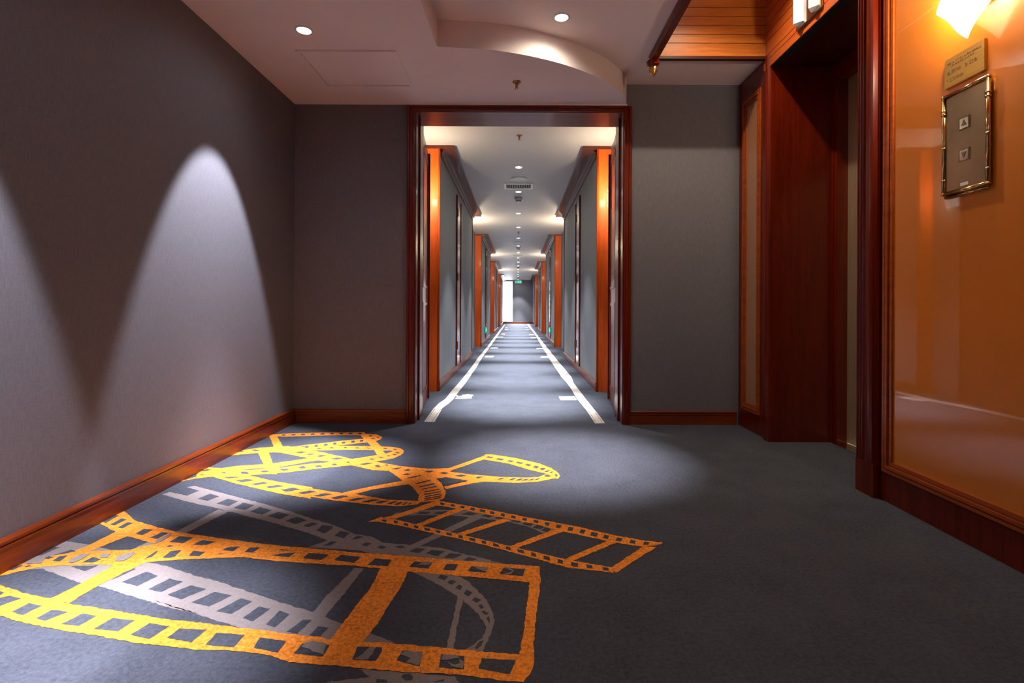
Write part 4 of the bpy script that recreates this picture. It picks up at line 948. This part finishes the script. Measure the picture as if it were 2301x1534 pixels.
# square glass sconces in the corridor bays
def box_sconce(s, y, label, z=2.03, pw=SCONCE_W):
    xw = s*AX
    t_ = thing('wall_sconce', (xw, y, z), label, 'wall lamp', 'square glass sconces in the corridor bays')
    a, b2 = sorted((xw, xw-s*.02)); MB().box(a, b2, y-.06, y+.06, z-.06, z+.06).build('back_plate', M['brass'], t_)
    a, b2 = sorted((xw-s*.075, xw-s*.085)); g = MB().box(a, b2, y-.09, y+.09, z-.09, z+.09, bev=.002); g.build('glass_shade', M['paneglass'], t_)
    for yy in (y-.07, y+.07):
        for zz in (z-.055, z+.055): MB().tube((xw-s*.02, y+(yy-y)*.6, z+(zz-z)*.6), (xw-s*.09, yy, zz), .004, 8).build('stud', M['hinge'], t_)
    MB().lathe([(.004, z-.03), (.014, z-.02), (.016, z), (.012, z+.025), (.006, z+.04)], xw-s*.045, y, 12).build('bulb', M['bulb'], t_)
    light('sconce_light', 'POINT', t_, (xw-s*.045, y, z+.07), pw, CREAMW, shadow_soft_size=.035)
for k, y in enumerate((5.17, 9.95, 16.05, 22.0)):
    for s, side in ((-1, 'left'), (1, 'right')):
        box_sconce(s, y, 'lit glass wall lamp in the %s corridor bay on the %s' % (ordn[k], side), pw=SCONCE_W*(1.1 if k == 0 else 2.2))

# ------------------------------------------------------------ downlights
def downlight(x, y, z, label, power, color, size=52, blend=.4, tilt=(0, 0), group=None, r=.038, spill=0, down=0, core=54, spillc=None):
    t_ = thing('downlight', (x, y, z), label, 'ceiling light', group)
    MB().lathe([(r+.012, z+.001), (r+.012, z-.003), (r+.002, z-.004), (r, z-.0015)], x, y, 28, cap=False).build('trim_ring', M['white'], t_)
    MB().lathe([(r, z-.0015), (.001, z-.0016)], x, y, 28, cap=False).build('lens', M['lens'], t_)
    light('lamp_light', 'SPOT', t_, (x, y, z-.006), power, color, spot_size=math.radians(size), spot_blend=blend, shadow_soft_size=.03, rot=(tilt[0], tilt[1], 0))
    if down: light('lamp_core', 'SPOT', t_, (x, y, z-.007), down, color, spot_size=math.radians(core), spot_blend=1, shadow_soft_size=.03)
    if spill: light('lamp_spill', 'SPOT', t_, (x, y, z-.008), spill, spillc or color, spot_size=math.radians(165), spot_blend=.8, shadow_soft_size=.04)
    return t_
G1_ = 'recessed lights along the left lobby ceiling'
TL = math.radians(16)
downlight(-1.229, 2.923, ZL, 'bright recessed round ceiling light on the lower ceiling beside the access hatch', LOBBY_W, COOL, 45, .3, (0, TL), G1_, spill=6, down=LOBBY_DOWN_W, core=35)
downlight(-1.229, 1.27, ZL, 'round ceiling light above the left lobby wall, nearer the viewer', LOBBY_W, COOL, 45, .3, (0, TL), G1_, spill=6, down=LOBBY_DOWN_W, core=35)
downlight(-1.229, -.38, ZL, 'round ceiling light above the left lobby wall, over the viewer', LOBBY_W, COOL, 45, .3, (0, TL), G1_, spill=6, down=LOBBY_DOWN_W, core=35)
downlight(.254, 3.073, ZH, 'bright recessed round ceiling light in the raised ceiling by the curved edge', TRAY_W, (.95, .93, 1), 38, 1, (0, 0), None, spill=27, spillc=(1, .86, .66))
downlight(.254, -.6, ZH, 'added unseen ceiling light behind the viewer, for warm ambience', 30, (1, .9, .78), 62, .6, (0, 0), None, spill=30)  # extra lamp out of view, added to raise the warm ambient light
downlight(1.23, 2.96, ZW, 'round light at the top of the wooden ceiling well', 125, (1, .84, .62), 120, .6, (0, 0), None)
CORY = [4.86, 6.35, 7.65, 9.35, 10.9, 12.5, 14.0, 15.6, 17.1, 18.6, 20.2, 21.8, 23.3, 24.9, 26.4, 27.6, 28.9]
for k, y in enumerate(CORY):
    nm = 'round recessed light on the corridor ceiling, %s from the doorway' % ordn[k]
    downlight(0, y, zc(y)-.001, nm, CORR_WIDE_W*(1+.05*k), (.92, .95, 1.0), 70, .45, (0, 0), 'recessed lights along the corridor ceiling', spill=4+1.6*k, down=CORR_W*(1+.04*k), core=42)

# ------------------------------------------------------------ ceiling fittings
def sprinkler(x, y, z, label, red=True):
    t_ = thing('sprinkler', (x, y, z), label, 'sprinkler', 'fire sprinklers')
    MB().lathe([(.030, z), (.030, z-.004), (.012, z-.008)], x, y, 20).build('escutcheon', M['hinge'], t_)
    MB().lathe([(.010, z-.006), (.010, z-.020), (.007, z-.022)], x, y, 12).tube((x-.010, y, z-.02), (x-.006, y, z-.048), .0022, 8).tube((x+.010, y, z-.02), (x+.006, y, z-.048), .0022, 8).build('body', M['hinge'], t_)
    MB().lathe([(.002, z-.022), (.0045, z-.030), (.0045, z-.040), (.002, z-.046)], x, y, 10).build('bulb', M['redglass'], t_)
    MB().lathe([(.003, z-.048), (.013, z-.049), (.013, z-.051), (.003, z-.052)], x, y, 14).build('deflector', M['brass'], t_)
sprinkler(-.016, 3.578, ZL, 'small fire sprinkler with red bulb under the curved ceiling')
for k, y in enumerate((5.20, 11.55, 17.9)):
    sprinkler(.005, y, zc(y), 'small brass fire sprinkler in the %s corridor ceiling bay' % ordn[k])
for k, y in enumerate((6.90, 13.25, 19.6)):
    z = zc(y)
    o = MB().lathe([(.110, z), (.110, z-.008), (.098, z-.016), (.09, z-.014), (.002, z-.016)], .005, y, 32).build('ceiling_speaker', M['grille'], None, (.005, y, z))
    tag(o, 'flat round grey speaker disc on the corridor ceiling, %s from the doorway' % ordn[k], 'ceiling speaker', 'ceiling speakers')
for k, y in enumerate((8.05, 14.3, 20.6, 26.9)):
    z = zc(y)
    t_ = thing('smoke_detector', (0, y, z), 'cone shaped smoke detector on the corridor ceiling, %s from the doorway' % ordn[k], 'smoke detector', 'smoke detectors')
    MB().lathe([(.062, z), (.062, z-.020), (.050, z-.048), (.046, z-.052)], 0, y, 24).build('base', M['grille'], t_)
    MB().lathe([(.044, z-.052), (.040, z-.062), (.036, z-.062)], 0, y, 20).build('vent_ring', M['black'], t_)
    MB().lathe([(.038, z-.062), (.030, z-.070), (.002, z-.072)], 0, y, 20).build('cap', M['white'], t_)
for k, y in enumerate((7.30, 16.4)):
    z = zc(y)
    t_ = thing('ceiling_vent', (0, y, z), 'rectangular white slatted air vent on the corridor ceiling, %s from the doorway' % ordn[k], 'air vent', 'ceiling vents')
    x0, x1, y0, y1 = -.205, .205, y-.15, y+.15
    q = MB().box(x0, x0+.03, y0, y1, z-.012, z).box(x1-.03, x1, y0, y1, z-.012, z).box(x0+.03, x1-.03, y0, y0+.03, z-.012, z).box(x0+.03, x1-.03, y1-.03, y1, z-.012, z)
    q.build('frame', M['white'], t_)
    q = MB()
    for i in range(14):
        xx = x0+.04+i*.025; q.box(xx, xx+.006, y0+.03, y1-.03, z-.010, z-.001)
    q.build('slats', M['grille'], t_)
    MB().box(x0+.03, x1-.03, y0+.03, y1-.03, z-.003, z-.001).build('backing', M['black'], t_)
# access hatch
t_ = thing('access_hatch', (-1.065, 3.40, ZL), 'square white access hatch in the lower ceiling beyond the left light', 'access hatch')
x0, x1, y0, y1 = -1.375, -.757, 3.143, 3.655
q = MB(); zz = ZL
for a in ((x0, x0+.02, y0, y1), (x1-.02, x1, y0, y1), (x0+.02, x1-.02, y0, y0+.02), (x0+.02, x1-.02, y1-.02, y1)): q.box(*a, zz-.011, zz)
q.build('frame', M['ceil'], t_)
MB().box(x0+.023, x1-.023, y0+.023, y1-.023, zz-.002, zz).build('panel', M['ceil'], t_)
# timber batten and fittings just beyond the door head
q = MB().box(-.22, .20, 4.46, 4.60, zc(4.5)-.012, zc(4.5)); o = q.build('ceiling_vent', M['grille'], None, (0, 4.53, zc(4.5)))
tag(o, 'grey vent plate on the corridor ceiling just behind the door head', 'air vent')

# ------------------------------------------------------------ exit signs
def man(mb, put, s=1.0):
    """running figure and arrow as flat strips; put(u, v) -> 3 points builder"""
    for (u0, v0, u1, v1, w_) in ((-.01, .035, .0, .0, .016), (0, 0, .028, -.02, .012), (.028, -.02, .028, -.05, .010), (0, 0, -.022, -.026, .012), (-.022, -.026, -.05, -.022, .010), (-.008, .03, .024, .018, .009), (-.008, .03, -.034, .014, .009), (-.004, .048, -.004, .062, .016)):
        d_ = Vector((u1-u0, v1-v0)); nn = Vector((-d_.y, d_.x)).normalized()*w_/2
        put(mb, [(u0+nn.x, v0+nn.y), (u1+nn.x, v1+nn.y), (u1-nn.x, v1-nn.y), (u0-nn.x, v0-nn.y)])
    put(mb, [(-.15, .0), (-.12, .028), (-.12, .012), (-.075, .012), (-.075, -.012), (-.12, -.012), (-.12, -.028)])
    put(mb, [(.07, -.052), (.07, .055), (.135, .055), (.135, -.052), (.122, -.052), (.122, .043), (.083, .043), (.083, -.052)])
t_ = thing('exit_sign', (.02, 28.0, 2.33), 'hanging green exit sign with running figure at the corridor end', 'exit sign', 'green exit signs')
MB().box(-.19, .21, 28.0, 28.03, 2.255, 2.415, bev=.004).build('housing', M['grille'], t_)
MB().box(-.175, .195, 27.996, 28.0, 2.268, 2.402).build('green_face', M['exit_green'], t_)
q = MB(); man(q, lambda mb, P: mb.prism([(.01+u*1.1, 2.333+v) for u, v in P], 27.993, 27.996, 'y')); q.build('symbol', M['exit_light'], t_)
for xh in (-.12, .14): MB().tube((xh, 28.015, 2.41), (xh, 28.015, zc(28)), .004).build('hanger', M['grille'], t_)
for s, side in ((-1, 'left'), (1, 'right')):
    xw = s*CX; yc = 13.3
    t_ = thing('exit_sign', (xw, yc, .33), 'low green exit sign on the %s corridor wall near the floor' % side, 'exit sign', 'green exit signs')
    a, b2 = sorted((xw, xw-s*.035)); MB().box(a, b2, yc-.2, yc+.2, .25, .41, bev=.003).build('housing', M['exit_green'], t_)
    a, b2 = sorted((xw-s*.035, xw-s*.038)); q = MB(); man(q, lambda mb, P: mb.prism([(yc+s*u*1.1, .33+v) for u, v in P], a, b2, 'x')); q.build('symbol', M['exit_light'], t_)
